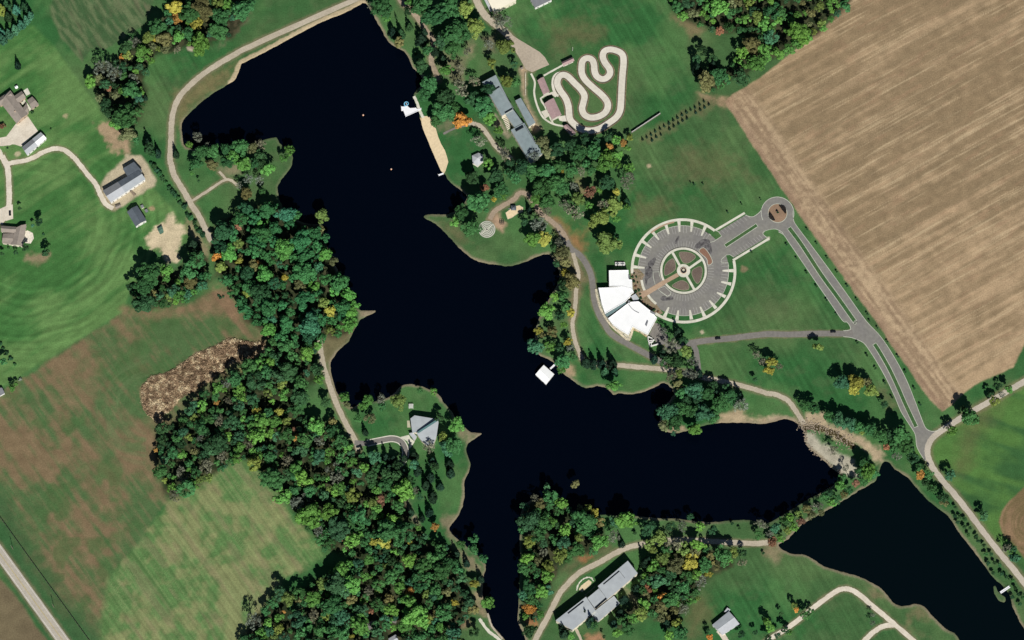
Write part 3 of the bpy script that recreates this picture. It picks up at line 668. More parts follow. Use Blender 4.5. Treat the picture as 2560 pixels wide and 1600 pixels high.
# roundabout
rc = W(R4([(1935, 65)]))[0]
def circ(c, r, n=48, a0=0.0, a1=360.0, sy=1 / CT):
    e = 0 if a1 - a0 >= 359.9 else 1
    return [(c[0] + r * math.cos(math.radians(a0 + (a1 - a0) * i / n)), c[1] + r * sy * math.sin(math.radians(a0 + (a1 - a0) * i / n))) for i in range(n + e)]
z = nextz(); tag(mesh_obj('roundabout', [(x, y, z) for x, y in circ(rc, 13.6)], [tuple(range(48))], ASPHALT), kind='structure')
kerb('kerb', circ(rc, 13.8, 40, -20, 205), raw=True, sub=0)
ri = island('roundabout_island', circ(rc, 8.0), TANM, 0.13)
# parking circle
pc = W(R4([(750, 790)]))[0]; Z4 = M_PX / 5.04
lotz = nextz()
ring = circ(pc, 575 * Z4, 96)
PARK = tag(mesh_obj('parking_circle', [(x, y, lotz) for x, y in ring], [tuple(range(96))], ASPHALT), kind='structure')
LOT = R4([(1000, 400), (1085, 432), (1130, 422), (1232, 355), (1190, 298), (1535, 88), (1615, 112), (1690, 70), (1760, 0), (1830, 100), (1880, 255), (1780, 290), (1752, 330), (1800, 372), (1385, 620), (1335, 588), (1290, 592), (1225, 650), (1228, 690), (1100, 760)])
sheet('parking_lot', LOT, ASPHALT)
kerb('kerb', R4([(1098, 345), (1060, 318), (1020, 295)]) , sub=3)
kerb('kerb', R4([(1085, 432), (1130, 422), (1232, 355), (1190, 298), (1160, 285)]), sub=0)
kerb('kerb', R4([(1530, 90), (1615, 112), (1690, 70), (1735, 20)]), sub=4)
kerb('kerb', R4([(1800, 372), (1752, 330), (1765, 295), (1850, 268), (1920, 268), (1985, 300), (2010, 330)]), sub=5)
kerb('kerb', R4([(1385, 620), (1335, 588), (1290, 592), (1225, 650), (1228, 690), (1312, 690), (1320, 740)]), sub=0)
for a, b in ((20, 50), (53, 158), (186, 198), (225, 352)):
    pass
kerb('kerb', circ(pc, 575 * Z4, 60, 55, 176), raw=True, sub=0, wd=0.4)
kerb('kerb', circ(pc, 570 * Z4, 60, 248, 368), raw=True, sub=0, wd=0.4)
def arcwalk(name, r0, r1, a0, a1, material, n=80):
    A, B = circ(pc, r1, n, a0, a1), circ(pc, r0, n, a0, a1)
    z = 0.105 if material is CONC else 0.113
    v = [(x, y, z) for x, y in A] + [(x, y, z) for x, y in B]; m_ = n + 1
    f = [(i, i + 1, m_ + i + 1, m_ + i) for i in range(n)]
    return tag(mesh_obj(name, v, f, material), kind='structure')
arcwalk('ring_walk', 634 * Z4, 668 * Z4, 51.5, 183, CONC)
arcwalk('ring_walk', 634 * Z4, 668 * Z4, 236, 371, CONC)
arcwalk('ring_walk', 620 * Z4, 640 * Z4, 100, 130, BRICKP, 30)
def bar(p, q, w0, w1, material, name, z=None):
    p, q = Vector(p), Vector(q); d = (q - p).normalized(); k = Vector((-d.y, d.x)); z = z or 0.109
    v = [(*(p + k * w0 / 2), z), (*(p - k * w0 / 2), z), (*(q - k * w1 / 2), z), (*(q + k * w1 / 2), z)]
    return tag(mesh_obj(name, v, [(0, 1, 2, 3)], material), kind='structure')
BO = R4([(520, 190), (690, 140), (860, 150), (1035, 210), (350, 290), (220, 410), (140, 590), (110, 740), (1380, 790), (1350, 960), (1280, 1120), (1160, 1265), (1015, 1365), (850, 1405), (665, 1410), (510, 1370)])
BI = R4([(565, 330), (700, 300), (845, 300), (975, 350), (440, 400), (345, 500), (280, 630), (260, 755), (1240, 790), (1225, 930), (1170, 1065), (1075, 1165), (960, 1245), (830, 1285), (685, 1290), (565, 1250)])
for p, q in zip(W(BO), W(BI)): bar(p, q, 3.0, 1.3, CONC, 'stall_walkway')
bar(*W(R4([(1150, 282), (1522, 62)])), 1.9, 1.9, CONC, 'lot_sidewalk')
bar(*W(R4([(1372, 660), (1828, 385)])), 1.9, 1.9, CONC, 'lot_sidewalk')
long_island('median', R4([(1275, 478), (1470, 350), (1675, 215)]), 3.0)
# painted stalls
lines = []
def pline(p, q, wd=0.26):
    p, q = Vector(p), Vector(q); d = (q - p).normalized(); k = Vector((-d.y, d.x)) * wd / 2
    lines.append(([(*(p + k), 0), (*(p - k), 0), (*(q - k), 0), (*(q + k), 0)], [(0, 1, 2, 3)]))
def ang(a, r): return (pc[0] + r * math.cos(math.radians(a)), pc[1] + r / CT * math.sin(math.radians(a)))
bang = [math.degrees(math.atan2((p[1] - pc[1]) * CT, p[0] - pc[0])) % 360 for p in W(BO)]
a = 54
while a < 376:
    near = min(abs((a - b + 180) % 360 - 180) for b in bang)
    if near > 2.2 and not (185 < a < 245): pline(ang(a, 480 * Z4), ang(a, 570 * Z4))
    a += 3.9
a = -18
while a < 330:
    if not (12 < a % 360 < 52) and not (178 < a % 360 < 236): pline(ang(a, 310 * Z4), ang(a, 385 * Z4))
    a += 5.6
for i in range(9):
    t = i / 8; x, y = 1222 + 318 * t, 275 - 190 * t; pline(*W(R4([(x, y), (x + 50, y + 48)])))
for i in range(11):
    t = i / 10; x, y = 1412 + 335 * t, 612 - 222 * t; pline(*W(R4([(x, y), (x - 48, y - 48)])))
v, f = merge(lines); zl = nextz() + 0.004
tag(mesh_obj('parking_marking', [(x, y, zl) for x, y, _ in v], f, PAINT), kind='structure')
for q in ([(270, 740), (340, 745), (360, 800), (350, 860), (300, 900), (280, 980), (262, 900), (265, 820)], [(300, 700), (350, 650), (390, 620), (400, 660), (360, 740), (320, 750)], [(640, 430), (680, 355), (698, 365), (672, 430), (650, 455)],
          [(900, 470), (980, 400), (1060, 395), (1090, 440), (1110, 560), (1080, 580), (1010, 500), (940, 510), (900, 505)], [(460, 1150), (480, 1115), (520, 1110), (540, 1130), (600, 1110), (620, 1150), (560, 1165), (500, 1172)]):
    sheet('sealed_patch', q and R4(q), mat('fresh_sealant', (0.075, 0.070, 0.072), amt=0.4, scale=0.5, col2=(0.15, 0.145, 0.14), scale2=0.35), z=0.088, smooth=4)
# inner circle
ic = island('inner_circle', circ(pc, 300 * Z4, 64), GRASSM, 0.12)
def arcpart(name, r0, r1, a0, a1, material, z, n=64, parent=None):
    A, B = circ(pc, r1, n, a0, a1), circ(pc, r0, n, a0, a1)
    if a1 - a0 > 359: A.append(A[0]); B.append(B[0])
    v = [(x, y, z) for x, y in A] + [(x, y, z) for x, y in B]; m_ = len(A)
    o = mesh_obj(name, v, [(i, i + 1, m_ + i + 1, m_ + i) for i in range(m_ - 1)], material, parent)
    return o if parent else tag(o, kind='structure')
arcpart('circle_walk', 268 * Z4, 303 * Z4, 0, 360, CONC, 0.16)
arcpart('circle_walk', 36 * Z4, 84 * Z4, 0, 360, CONC, 0.18)
for q in ([(705, 730), (610, 560)], [(820, 760), (985, 645)], [(790, 860), (890, 1035)]):
    bar(*W(R4(q)), 2.0, 2.0, CONC, 'spoke_walk', 0.165)
bar(*W(R4([(680, 840), (490, 945)])), 3.4, 3.4, BRICKP, 'brick_walk', 0.165)
bar(*W(R4([(510, 935), (215, 1112)])), 3.9, 4.6, BRICKP, 'brick_walk', 0.17)
BEDS = [[(695, 570), (760, 555), (850, 570), (900, 620), (815, 690), (740, 680)], [(620, 640), (650, 730), (630, 790), (520, 850), (510, 770), (540, 690)],
        [(870, 780), (960, 740), (985, 790), (970, 890), (920, 950), (860, 850)], [(720, 915), (800, 950), (815, 1020), (740, 1035), (650, 1010), (610, 975)]]
for q in BEDS: island('flower_bed', catmull(W(R4(q)), True, 4), MULCH, 0.2, 0.55, mat('bed_edging', (0.33, 0.36, 0.22), amt=0.1))
island('entry_island', catmull(W(R4([(945, 548), (1000, 500), (1062, 560), (1112, 660), (1100, 705), (1055, 715), (1040, 640)])), True, 4), REDBR, 0.14, 0.5)
island('drop_off_island', W(R4([(365, 808), (440, 803), (448, 850), (490, 950), (395, 975), (370, 880)])), ASPH_L, 0.14, 0.5)
island('drop_off_island', W(R4([(425, 1020), (510, 985), (590, 1060), (585, 1090), (545, 1112), (470, 1060)])), ASPH_L, 0.14, 0.5)
sheet('entry_plaza', R2([(600, 200), (740, 210), (830, 300), (780, 390), (830, 520), (1010, 760), (1120, 900), (1040, 930), (900, 870), (700, 600), (630, 500)]), mat('plaza_paving', (0.27, 0.21, 0.15), amt=0.3, scale=1.0, col2=(0.20, 0.16, 0.09), scale2=0.3))
road('plaza_walk', R2([(780, 380), (810, 500), (870, 600), (940, 690), (1010, 755)]), 2.0, CONC, jit=0)
bar(*W(R2([(1000, 510), (745, 610)])), 3.6, 3.4, BRICKP, 'brick_walk', 0.19)
zreset(0.031)
# lake drive and paths
road('lake_drive', T(2, 1, [(430, 620), (500, 740), (560, 840), (640, 900), (700, 980), (745, 1080), (765, 1200), (780, 1330), (820, 1450), (870, 1540)]) + T(2, 2, [(940, 130), (1100, 230), (1230, 300), (1350, 365), (1450, 420)]), 5.0, ASPH_L, jit=0.1, verge=1.0)
road('east_drive', T(2, 2, [(1450, 230), (1560, 250), (1700, 215), (1880, 190), (2050, 175), (2250, 150), (2419, 133)]) + T(3, 2, [(200, 137), (450, 128), (720, 128), (800, 120)]), 5.0, ASPH_L, jit=0.1, verge=0.8)
road('east_drive', T(2, 2, [(1690, 200), (1735, 280), (1755, 400), (1770, 520)]), 4.4, ASPH_L, jit=0.1)
sheet('service_yard', R2([(990, 1050), (1060, 1070), (1130, 1190), (1200, 1260), (1190, 1390), (1040, 1400), (960, 1290), (900, 1240)]), ASPH_L)
road('gravel_path', T(2, 2, [(640, 330), (700, 400), (850, 420), (1010, 428), (1200, 445), (1400, 462), (1600, 490), (1790, 540), (1950, 570), (2100, 605), (2260, 645), (2419, 695)]) + T(3, 2, [(60, 700), (180, 755), (250, 840), (300, 920), (345, 985)]), 4.1, GRAVEL, verge=1.4)
road('gravel_path', T(2, 1, [(575, 880), (600, 960), (625, 1060), (622, 1150), (605, 1240), (600, 1340), (590, 1450), (575, 1512)]) + T(2, 2, [(572, 60), (585, 150), (610, 240), (650, 340)]), 3.4, GRAVEL, verge=1.4)
zreset(0.03)
road('north_path', T(1, 0, [(1340, -60), (1370, 10), (1430, 70), (1510, 150), (1570, 230), (1630, 320), (1680, 400), (1660, 500), (1660, 600), (1700, 690), (1720, 760)]), 4.4, mat('earth_path', (0.36, 0.29, 0.205), amt=0.2, scale=0.6), verge=1.5)
road('north_drive', T(1, 0, [(2060, -60), (2110, 60), (2170, 150), (2260, 230), (2350, 300), (2440, 400)]) + T(2, 0, [(100, 520), (190, 650)]), 6.0, GRAVEL, verge=1.2)
sheet('gravel_lot', T(2, 0, [(-30, 310), (60, 370), (260, 490), (310, 540), (352, 612), (190, 682), (130, 655), (60, 530), (-30, 400)]), mat('lot_gravel', (0.44, 0.375, 0.29), amt=0.12, scale=0.6))
road('foot_path', T(2, 0, [(180, 695), (215, 775), (210, 880), (235, 990), (280, 1090), (330, 1140), (400, 1175), (500, 1195)]), 1.6, CONC, jit=0.05)
road('foot_path', T(2, 0, [(300, 715), (390, 665), (500, 605)]), 1.6, CONC, jit=0.05)
road('foot_path', T(2, 0, [(350, 890), (270, 930), (310, 1000), (350, 1090), (390, 1170)]), 1.5, CONC, jit=0.05, sub=2)
sheet('kart_apron', T(2, 0, [(350, 880), (400, 860), (425, 905), (410, 920), (375, 895), (320, 900)]), TRACKM)
sheet('kart_apron', T(2, 0, [(275, 1055), (330, 1035), (365, 1085), (315, 1120)]), TRACKM)
sheet('kart_apron', T(2, 0, [(435, 1110), (470, 1095), (530, 1090), (540, 1140), (490, 1150), (450, 1140)]), TRACKM)
road('park_path', T(1, 0, [(1980, 1165), (2060, 1170), (2130, 1200), (2200, 1290), (2270, 1390), (2340, 1450), (2419, 1500)]), 3.6, GRAVEL, verge=1.0)
road('park_path', T(1, 0, [(1770, 1265), (1900, 1205), (2000, 1185)]), 1.6, ASPH_L)
road('park_path', T(1, 1, [(2210, 560), (2250, 490), (2340, 430), (2440, 370)]) + T(2, 1, [(60, 320), (110, 310), (170, 350), (215, 420), (270, 500), (340, 555), (420, 620), (480, 690), (520, 760)]), 4.2, mat('park_gravel', (0.37, 0.29, 0.21), amt=0.15, scale=0.7), verge=1.5)
zreset(0.03)
road('west_path', T(1, 2, [(600, 180), (612, 300), (640, 440), (690, 600), (740, 740), (800, 880), (870, 1020), (935, 1130), (970, 1230)]), 4.4, mat('path_gravel', (0.46, 0.405, 0.305), amt=0.15, scale=0.7), verge=1.4)
road('lodge_drive', T(1, 2, [(930, 1160), (1060, 1165), (1180, 1138), (1290, 1122), (1370, 1150), (1410, 1220), (1410, 1290), (1370, 1360), (1330, 1420), (1270, 1480)]), 4.4, ASPH_L, jit=0.05)
ld = catmull(W(T(1, 2, [(1050, 1165), (1180, 1138), (1290, 1122), (1370, 1150), (1410, 1220), (1410, 1290), (1370, 1360)])), False, 6)
for d in (2.5, -2.5): kerb('kerb', offline(ld, d), raw=True, sub=0, wd=0.8, material=CONC)
sheet('lodge_terrace', R5([(310, 700), (470, 660), (500, 720), (580, 790), (500, 910), (460, 920), (470, 850), (440, 780), (370, 740)]), CONC)
sheet('lodge_terrace', R5([(435, 390), (490, 390), (505, 520), (440, 520)]), mat('terrace_slab', (0.45, 0.43, 0.30), amt=0.1))
zreset(0.03)
road('south_drive', T(2, 3, [(2419, 590), (2300, 600), (2060, 590), (1900, 580), (1700, 570), (1500, 570), (1240, 605), (1090, 640), (960, 700), (830, 775), (700, 840), (600, 905), (510, 1000), (440, 1090), (350, 1270), (250, 1450), (180, 1600)]), 4.4, GRAVEL, verge=1.2)
road('lane', T(3, 3, [(-40, 1540), (100, 1450), (200, 1390), (430, 1205), (560, 1110), (650, 1050), (720, 1028), (790, 1040), (870, 1090), (1000, 1200), (1180, 1350), (1400, 1540)]), 4.0, PALE_G, verge=1.2)
road('lane', T(3, 3, [(870, 1560), (960, 1470), (1050, 1400), (1120, 1375), (1200, 1370)]), 4.0, PALE_G, verge=1.2)
road('driveway', T(2, 3, [(1950, 1420), (2000, 1480), (2050, 1560)]), 4.2, CHALK)
road('south_path', T(1, 3, [(2110, 1310), (2190, 1420), (2290, 1500), (2340, 1560)]), 2.4, CONC)
road('south_path', T(1, 3, [(2190, 1260), (2230, 1380), (2330, 1500)]), 1.4, GRAVEL)
road('building_path', T(2, 3, [(600, 1400), (640, 1480), (660, 1540)]), 2.2, GRAVEL)
road('wood_clearing', T(1, 3, [(1240, 1310), (1330, 1330)]), 4.5, ASPH_L)
road('wood_clearing', T(1, 3, [(1040, 1410), (1090, 1370), (1150, 1350)]), 5.0, ASPH_L)
island('sand_pit', W(R6([(600, 640), (640, 580), (770, 480), (820, 520), (800, 560), (660, 680), (620, 670)])), SANDM, 0.1, 0.3, STONE)
road('pit_path', R6([(560, 660), (600, 540), (700, 450), (800, 440), (850, 500)]), 1.0, CONC)
sheet('beach', R8([(485, 408), (560, 395), (640, 412), (660, 540), (720, 600), (760, 740), (810, 860), (870, 960), (905, 1070), (925, 1150), (880, 1290), (850, 1345), (800, 1290), (690, 1040), (590, 800), (510, 610), (482, 500)]), SANDM)
road('beach_path', R8([(360, 70), (400, 150), (440, 260), (490, 380), (520, 420)]), 2.4, CONC)
island('play_sand', W(T(2, 1, [(-60, 500), (20, 440), (70, 430), (105, 450), (100, 490), (60, 500), (0, 545), (-40, 560)])), SANDM, 0.08, 0.3, STONE)

# verges: drier ground beside the gravel
for pts, wd, ver in ROADS:
    s = band(pts, wd + ver * 3); x, y = GX[s], GY[s]
    if x.size == 0: continue
    d = seg_dist(x, y, pts[::3] + [pts[-1]], False) - wd / 2 + (N3[s] - 0.5) * 2
    m = np.zeros(GX.shape, np.float32); m[s] = 1 - sstep(d, 0, ver * 2)
    lay(m * 0.6, (0.21, 0.17, 0.105))
# shore: bare earth rim, broader and sandier along the dam
rim = 1 - sstep(-SDL + (N1 - 0.5) * 2.5, 0.5, 3.0)
lay(rim * (0.25 + 0.6 * sstep(N2, 0.35, 0.6)), mixc((0.17, 0.14, 0.095), (0.30, 0.245, 0.165), N2))
dam = W(O([(857, 7), (820, 28), (760, 52), (700, 83), (640, 116), (600, 136), (572, 150), (567, 160), (558, 184), (548, 196)]))
dd = seg_dist(GX, GY, dam, False)
lay((1 - sstep(dd + (N3 - 0.5) * 2, 3.0, 4.4)) * 0.95, mixc((0.40, 0.325, 0.20), (0.52, 0.42, 0.27), N3))
lay(sstep(SDL, 0.3, 2.5), (0.02, 0.025, 0.02))
bx = W(R8([(470, 480), (520, 640), (600, 820), (690, 1040), (800, 1290)]))
lay((1 - sstep(seg_dist(GX, GY, bx, False), 2.5, 4)) * (SDL < 0.8), (0.62, 0.48, 0.27))

# zones of the sheet become objects of their own, sharing one surface
def zone_quads():
    cx = (GX[:-1, :-1] + 0.5).ravel(); cy = (GY[:-1, :-1] + 0.5).ravel()
    z = np.zeros(cx.size, np.int32)
    for k, q in enumerate((FIELD_HARV, FIELD_MEADOW, FIELD_MOWN, FIELD_CORNER), 1):
        z[inside(cx, cy, W(q))] = k
    z[inside(cx, cy, W(T(0, 0, [(480, -60), (1460, -60), (1400, 150), (1390, 220), (1100, 400), (990, 470), (850, 450), (780, 590), (700, 500), (560, 330), (480, 120)])))] = 5
    return z
ZQ = zone_quads()
VV = np.stack([GX, GY, GZ], -1).reshape(-1, 3).astype(np.float32)
CV = np.concatenate([np.clip(COVER, 0, 1).reshape(-1, 3), np.ones((NX * NY, 1))], 1).astype(np.float32)
idx = (np.arange(NY - 1)[:, None] * NX + np.arange(NX - 1)[None, :]).ravel()
QUAD = np.stack([idx, idx + 1, idx + NX + 1, idx + NX], 1).astype(np.int32)
def grid_obj(name, sel):
    q = QUAD[sel]; u, inv = np.unique(q, return_inverse=True); inv = inv.reshape(-1, 4).astype(np.int32)
    me = bpy.data.meshes.new(name)
    me.vertices.add(len(u)); me.vertices.foreach_set('co', VV[u].ravel())
    me.loops.add(inv.size); me.loops.foreach_set('vertex_index', inv.ravel())
    me.polygons.add(len(inv)); me.polygons.foreach_set('loop_start', np.arange(0, inv.size, 4, dtype=np.int32))
    me.polygons.foreach_set('use_smooth', np.ones(len(inv), bool))
    me.update(calc_edges=True)
    at = me.color_attributes.new('cover', 'FLOAT_COLOR', 'POINT'); at.data.foreach_set('color', CV[u].ravel())
    me.materials.append(GROUND)
    return tag(link(bpy.data.objects.new(name, me)), kind='structure')
for k, nm in enumerate(('ground', 'harvested_field', 'meadow', 'mown_field', 'ploughed_field', 'crop_field')):
    grid_obj(nm, ZQ == k)
# land going on beyond the surveyed sheet
B = 9000
av = [(X0, Y0, 0), (X1, Y0, 0), (X1, Y1, 0), (X0, Y1, 0), (-B, -B, 0), (B, -B, 0), (B, B, 0), (-B, B, 0)]
ao = mesh_obj('land', av, [(4, 5, 1, 0), (5, 6, 2, 1), (6, 7, 3, 2), (7, 4, 0, 3)], GROUND)
at = ao.data.color_attributes.new('cover', 'FLOAT_COLOR', 'POINT')
for i in range(8): at.data[i].color = (0.06, 0.11, 0.045, 1)
tag(ao, kind='structure')
# water
def water(name, px, m_):
    wp = W(px, -0.3); st = 2
    cx, cy = GX[:-1:st, :-1:st], GY[:-1:st, :-1:st]
    near = (inside(cx + 1, cy + 1, wp) | (seg_dist(cx + 1, cy + 1, wp) < 4.0))
    jj, ii = np.nonzero(near); vs, fs, ids = [], [], {}
    for j, i in zip(jj.tolist(), ii.tolist()):
        q = []
        for a_, b_ in ((0, 0), (1, 0), (1, 1), (0, 1)):
            k = (i + a_, j + b_)
            if k not in ids: ids[k] = len(vs); vs.append((X0 + k[0] * st, Y0 + k[1] * st, -0.3))
            q.append(ids[k])
        fs.append(q)
    return tag(mesh_obj(name, vs, fs, m_), kind='structure')
water('lake', LAKE, water_material('lake_water', (0.0005, 0.0017, 0.0050)))
water('pond', POND, water_material('pond_water', (0.0010, 0.0036, 0.0050)))
#SECTION2
# ------------------------------------------------------------------ buildings
WIN_ME = None
def window_mesh(wd=1.3, h=1.3):
    v, f = boxv(0, 0, 0, wd, 0.12, h)
    me = bpy.data.meshes.new('window'); me.from_pydata(v, [], f); me.materials.append(DARKG); return me
WIN_ME = window_mesh(); DOOR_ME = window_mesh(1.6, 2.2)
def wall_openings(t, poly, h, wall, door=True):
    p = ccw(poly); n = len(p); best = None
    for i in range(n):
        a, b = Vector(p[i]), Vector(p[(i + 1) % n]); d = b - a; L = d.length; d.normalize(); nx = Vector((d.y, -d.x))
        if L < 3: continue
        k = int(L // 4.2); r = math.atan2(d.y, d.x)
        for j in range(k):
            c = a + d * (L * (j + 0.5) / k) + nx * 0.04
            if door and nx.y < -0.3 and j == k // 2 and best is None:
                best = 1; t.share('door', DOOR_ME, (c.x, c.y, 0.05), r, wall)
            else:
                t.share('window', WIN_ME, (c.x, c.y, min(1.0, h * 0.35)), r, wall)
def flat_block(t, px, h, roofm, wallm, th=0.35, over=0.25, z0=0.0, openings=True, parapet=False):
    top = W(px, h); wp = offset_poly(top, -over) if over else ccw(top)
    v, f = prism(wp, z0, h - th, True); wl = t.add('wall', v, f, wallm)
    v, f = prism(top, h - th + 0.003, h, True, True); ro = t.add('roof', v, f, roofm)
    if parapet:
        v, f = kerb_v(offset_poly(top, -0.3), 0.35, 0.3, True); t.add('parapet', [(x, y, z + h) for x, y, z in v], f, roofm, ro)
    if openings and z0 == 0: wall_openings(t, wp, h, wl)
    return ro
def tilt_block(t, px, zs, roofm, wallm, th=0.35):
    top = [P(x, y, z) for (x, y), z in zip(px, zs)]
    if area(top) < 0: top = top[::-1]; zs = zs[::-1]
    n = len(top)
    v = [(x, y, 0) for x, y in top] + [(x, y, z - th) for (x, y), z in zip(top, zs)]
    f = [(i, (i + 1) % n, n + (i + 1) % n, n + i) for i in range(n)]
    wl = t.add('wall', v, f, wallm)
    big = offset_poly(top, 0.4)
    v = [(x, y, z - th) for (x, y), z in zip(big, zs)] + [(x, y, z) for (x, y), z in zip(big, zs)]
    f = [(i, (i + 1) % n, n + (i + 1) % n, n + i) for i in range(n)] + [tuple(range(n, 2 * n)), tuple(range(n - 1, -1, -1))]
    return t.add('roof', v, f, roofm), wl
def gable_block(t, quad_px, h, rise, mats, wallm, split=None, over=0.4, posts=False, z0=0.0, ridge=None):
    """quad corners a,b,c,d; ridge runs parallel to a-b, halfway between a-b and d-c"""
    a, b, c, d = [Vector(q) for q in W(quad_px, h)]
    fl = area([a, b, c, d]) < 0
    m0, m1 = (a + d) / 2, (b + c) / 2
    wp = offset_poly([a, b, c, d], -over)
    ex = (m1 - m0).normalized()
    if posts:
        L = (b - a).length; k = max(2, int(L // 4) + 1)
        for s0, s1 in ((a, b), (d, c)):
            for i in range(k):
                q = s0.lerp(s1, (i + 0.15) / (k - 0.7)); q = q.lerp((a + b + c + d) / 4, 0.06)
                t.add('post', *tube((q.x, q.y, 0), (q.x, q.y, h - 0.05), 0.14), wallm)
    else:
        v, f = prism(wp, z0, h - 0.12, True)
        wl = t.add('wall', v, f, wallm)
        g0, g1 = m0 + ex * over, m1 - ex * over
        aa, bb, c2, d2 = [Vector(q) for q in (a, b, c, d)]
        ga = [(aa + ex * over).lerp(m0 + ex * over, 0.08), (d2 + ex * over).lerp(m0 + ex * over, 0.08)]
        gb = [(bb - ex * over).lerp(m1 - ex * over, 0.08), (c2 - ex * over).lerp(m1 - ex * over, 0.08)]
        vv = [(*ga[0], h - 0.12), (*ga[1], h - 0.12), (*g0, h + rise - 0.15), (*gb[0], h - 0.12), (*gb[1], h - 0.12), (*g1, h + rise - 0.15)]
        t.add('gable', vv, [(0, 1, 2), (3, 5, 4)], wallm, wl)
        wall_openings(t, wp, h, wl)
    th = 0.18
    def panel(p0, p1, r1, r0, m_, nm='roof_panel', par=None):
        v = [(*p0, h), (*p1, h), (*r1, h + rise), (*r0, h + rise)]
        v += [(x, y, z - th) for x, y, z in v]
        f = [(0, 1, 2, 3), (7, 6, 5, 4), (0, 4, 5, 1), (1, 5, 6, 2), (2, 6, 7, 3), (3, 7, 4, 0)]
        if fl: f = [q[::-1] for q in f]
        return t.add(nm, v, f, m_, par)
    ts = [0.0] + (split or []) + [1.0]
    for i in range(len(ts) - 1):
        s0, s1 = ts[i], ts[i + 1]; m_ = mats[i] if isinstance(mats[0], (list, tuple)) else mats
        panel(a.lerp(b, s0), a.lerp(b, s1), m0.lerp(m1, s1), m0.lerp(m1, s0), m_[0])
        panel(d.lerp(c, s1), d.lerp(c, s0), m0.lerp(m1, s0), m0.lerp(m1, s1), m_[1])
    v, f = tube((*m0, h + rise), (*m1, h + rise), 0.12, n=5); t.add('ridge_cap', v, f, (mats[0][0] if isinstance(mats[0], (list, tuple)) else mats[0]))
def cen(px, z=0): 
    q = W(px, z); return (sum(p[0] for p in q) / len(q), sum(p[1] for p in q) / len(q), 0)

# welcome centre
nb = R2([(265, 225), (575, 220), (580, 365), (630, 370), (638, 520), (480, 482), (270, 475)])
t = Thing('welcome_centre', 'large white flat-roofed building curving round the parking circle', 'building', cen(nb))
flat_block(t, nb, 6.6, WROOF, WALLC, parapet=True)
flat_block(t, R2([(100, 500), (480, 487), (640, 525), (660, 570), (612, 605), (608, 640), (530, 718), (205, 912), (150, 745)]), 6.2, WROOF, WALLC, parapet=True)
flat_block(t, R2([(250, 982), (545, 758), (605, 722), (735, 712), (920, 860), (1025, 970), (880, 1240), (640, 1112), (575, 1245), (440, 1165), (330, 1085)]), 6.4, WROOF, WALLC, parapet=True)
flat_block(t, R2([(207, 918), (532, 720), (543, 757), (235, 958)]), 5.4, GLASSR, WALLG, openings=False)
flat_block(t, R2([(612, 635), (685, 592), (742, 672), (665, 725)]), 4.6, LGROOF, WALLG, openings=False)
for q in ([(565, 705), (600, 705), (600, 745), (565, 745)], [(840, 1090), (860, 1110), (885, 1030), (870, 1020)], [(918, 890), (935, 868), (1000, 905), (985, 930)], [(575, 300), (592, 300), (592, 355), (575, 355)]):
    v, f = prism(W(R2(q), 6.5), 6.3, 7.3, True); t.add('roof_unit', v, f, MGROOF)
rw = catmull(W(R2([(575, 765), (650, 850), (740, 900)]), 6.4), False, 6)
v, f = kerb_v(rw, 0.3, 0.5); t.add('roof_ridge', [(x, y, z + 6.4) for x, y, z in v], f, MGROOF)
# stone terrace wall around its west side
tw = catmull(W(R2([(62, 520), (80, 640), (120, 790), (190, 940), (300, 1090), (430, 1210), (570, 1320), (620, 1230), (645, 1130)])), False, 6)
t = Thing('terrace_wall', 'low pale stone retaining wall curving below the white building', 'wall', (*tw[0], 0))
v, f = kerb_v(tw, 1.9, 0.8); t.add('stone_wall', v, f, STONE)
v, f = kerb_v(offline(tw, 1.6), 0.5, 1.2); t.add('coping', v, f, CONC)
tw2 = W(R2([(650, 1150), (770, 1200), (865, 1270)]))
t = Thing('terrace_wall', 'short yellow stone retaining wall beside the service yard', 'wall', (*tw2[0], 0))
v, f = kerb_v(tw2, 1.8, 0.9); t.add('stone_wall', v, f, mat('yellow_stone', (0.5, 0.40, 0.22), amt=0.3, scale=0.8))
# bin enclosure and cooling units
c0 = cen(R2([(880, 1270), (1040, 1430)]))
t = Thing('bin_enclosure', 'white walled bin enclosure with two open bays by the service yard', 'enclosure', c0)
for q in ([(880, 1275), (950, 1310)], [(885, 1350), (980, 1330)], [(890, 1355), (905, 1430)], [(905, 1432), (1040, 1395)], [(895, 1375), (965, 1355)], [(930, 1370), (935, 1420)], [(880, 1275), (885, 1350)]):
    p, q2 = W(R2(q)); v, f = kerb_v([p, q2], 0.6, 2.2); t.add('wall', v, f, WALLW)
for x, y in ((925, 1325), (985, 1385)):
    p = W(R2([(x, y)]))[0]; dmp = t.add('container', *boxv(p[0], p[1], 0, 2.0, 1.5, 1.4, 0.3), DARKM); t.add('lid', *boxv(p[0], p[1], 1.41, 2.1, 1.6, 0.08, 0.3), BLACK, dmp)
for i, x in enumerate((385, 415, 460, 495)):
    p = W(R2([(x, 132)]))[0]
    t = Thing('cooling_unit', 'pale cooling unit on the grass north of the white building, %s from the west' % ('first', 'second', 'third', 'fourth')[i], 'cooling unit', (*p, 0), 'cooling units by the white building')
    t.add('casing', *boxv(p[0], p[1], 0.1, 2.3, 2.6, 1.9), WALLW); t.add('fan_guard', *tube((p[0], p[1], 2.0), (p[0], p[1], 2.12), 0.8, n=12), MGROOF); t.add('plinth', *boxv(p[0], p[1], 0, 2.9, 3.2, 0.1), CONC)

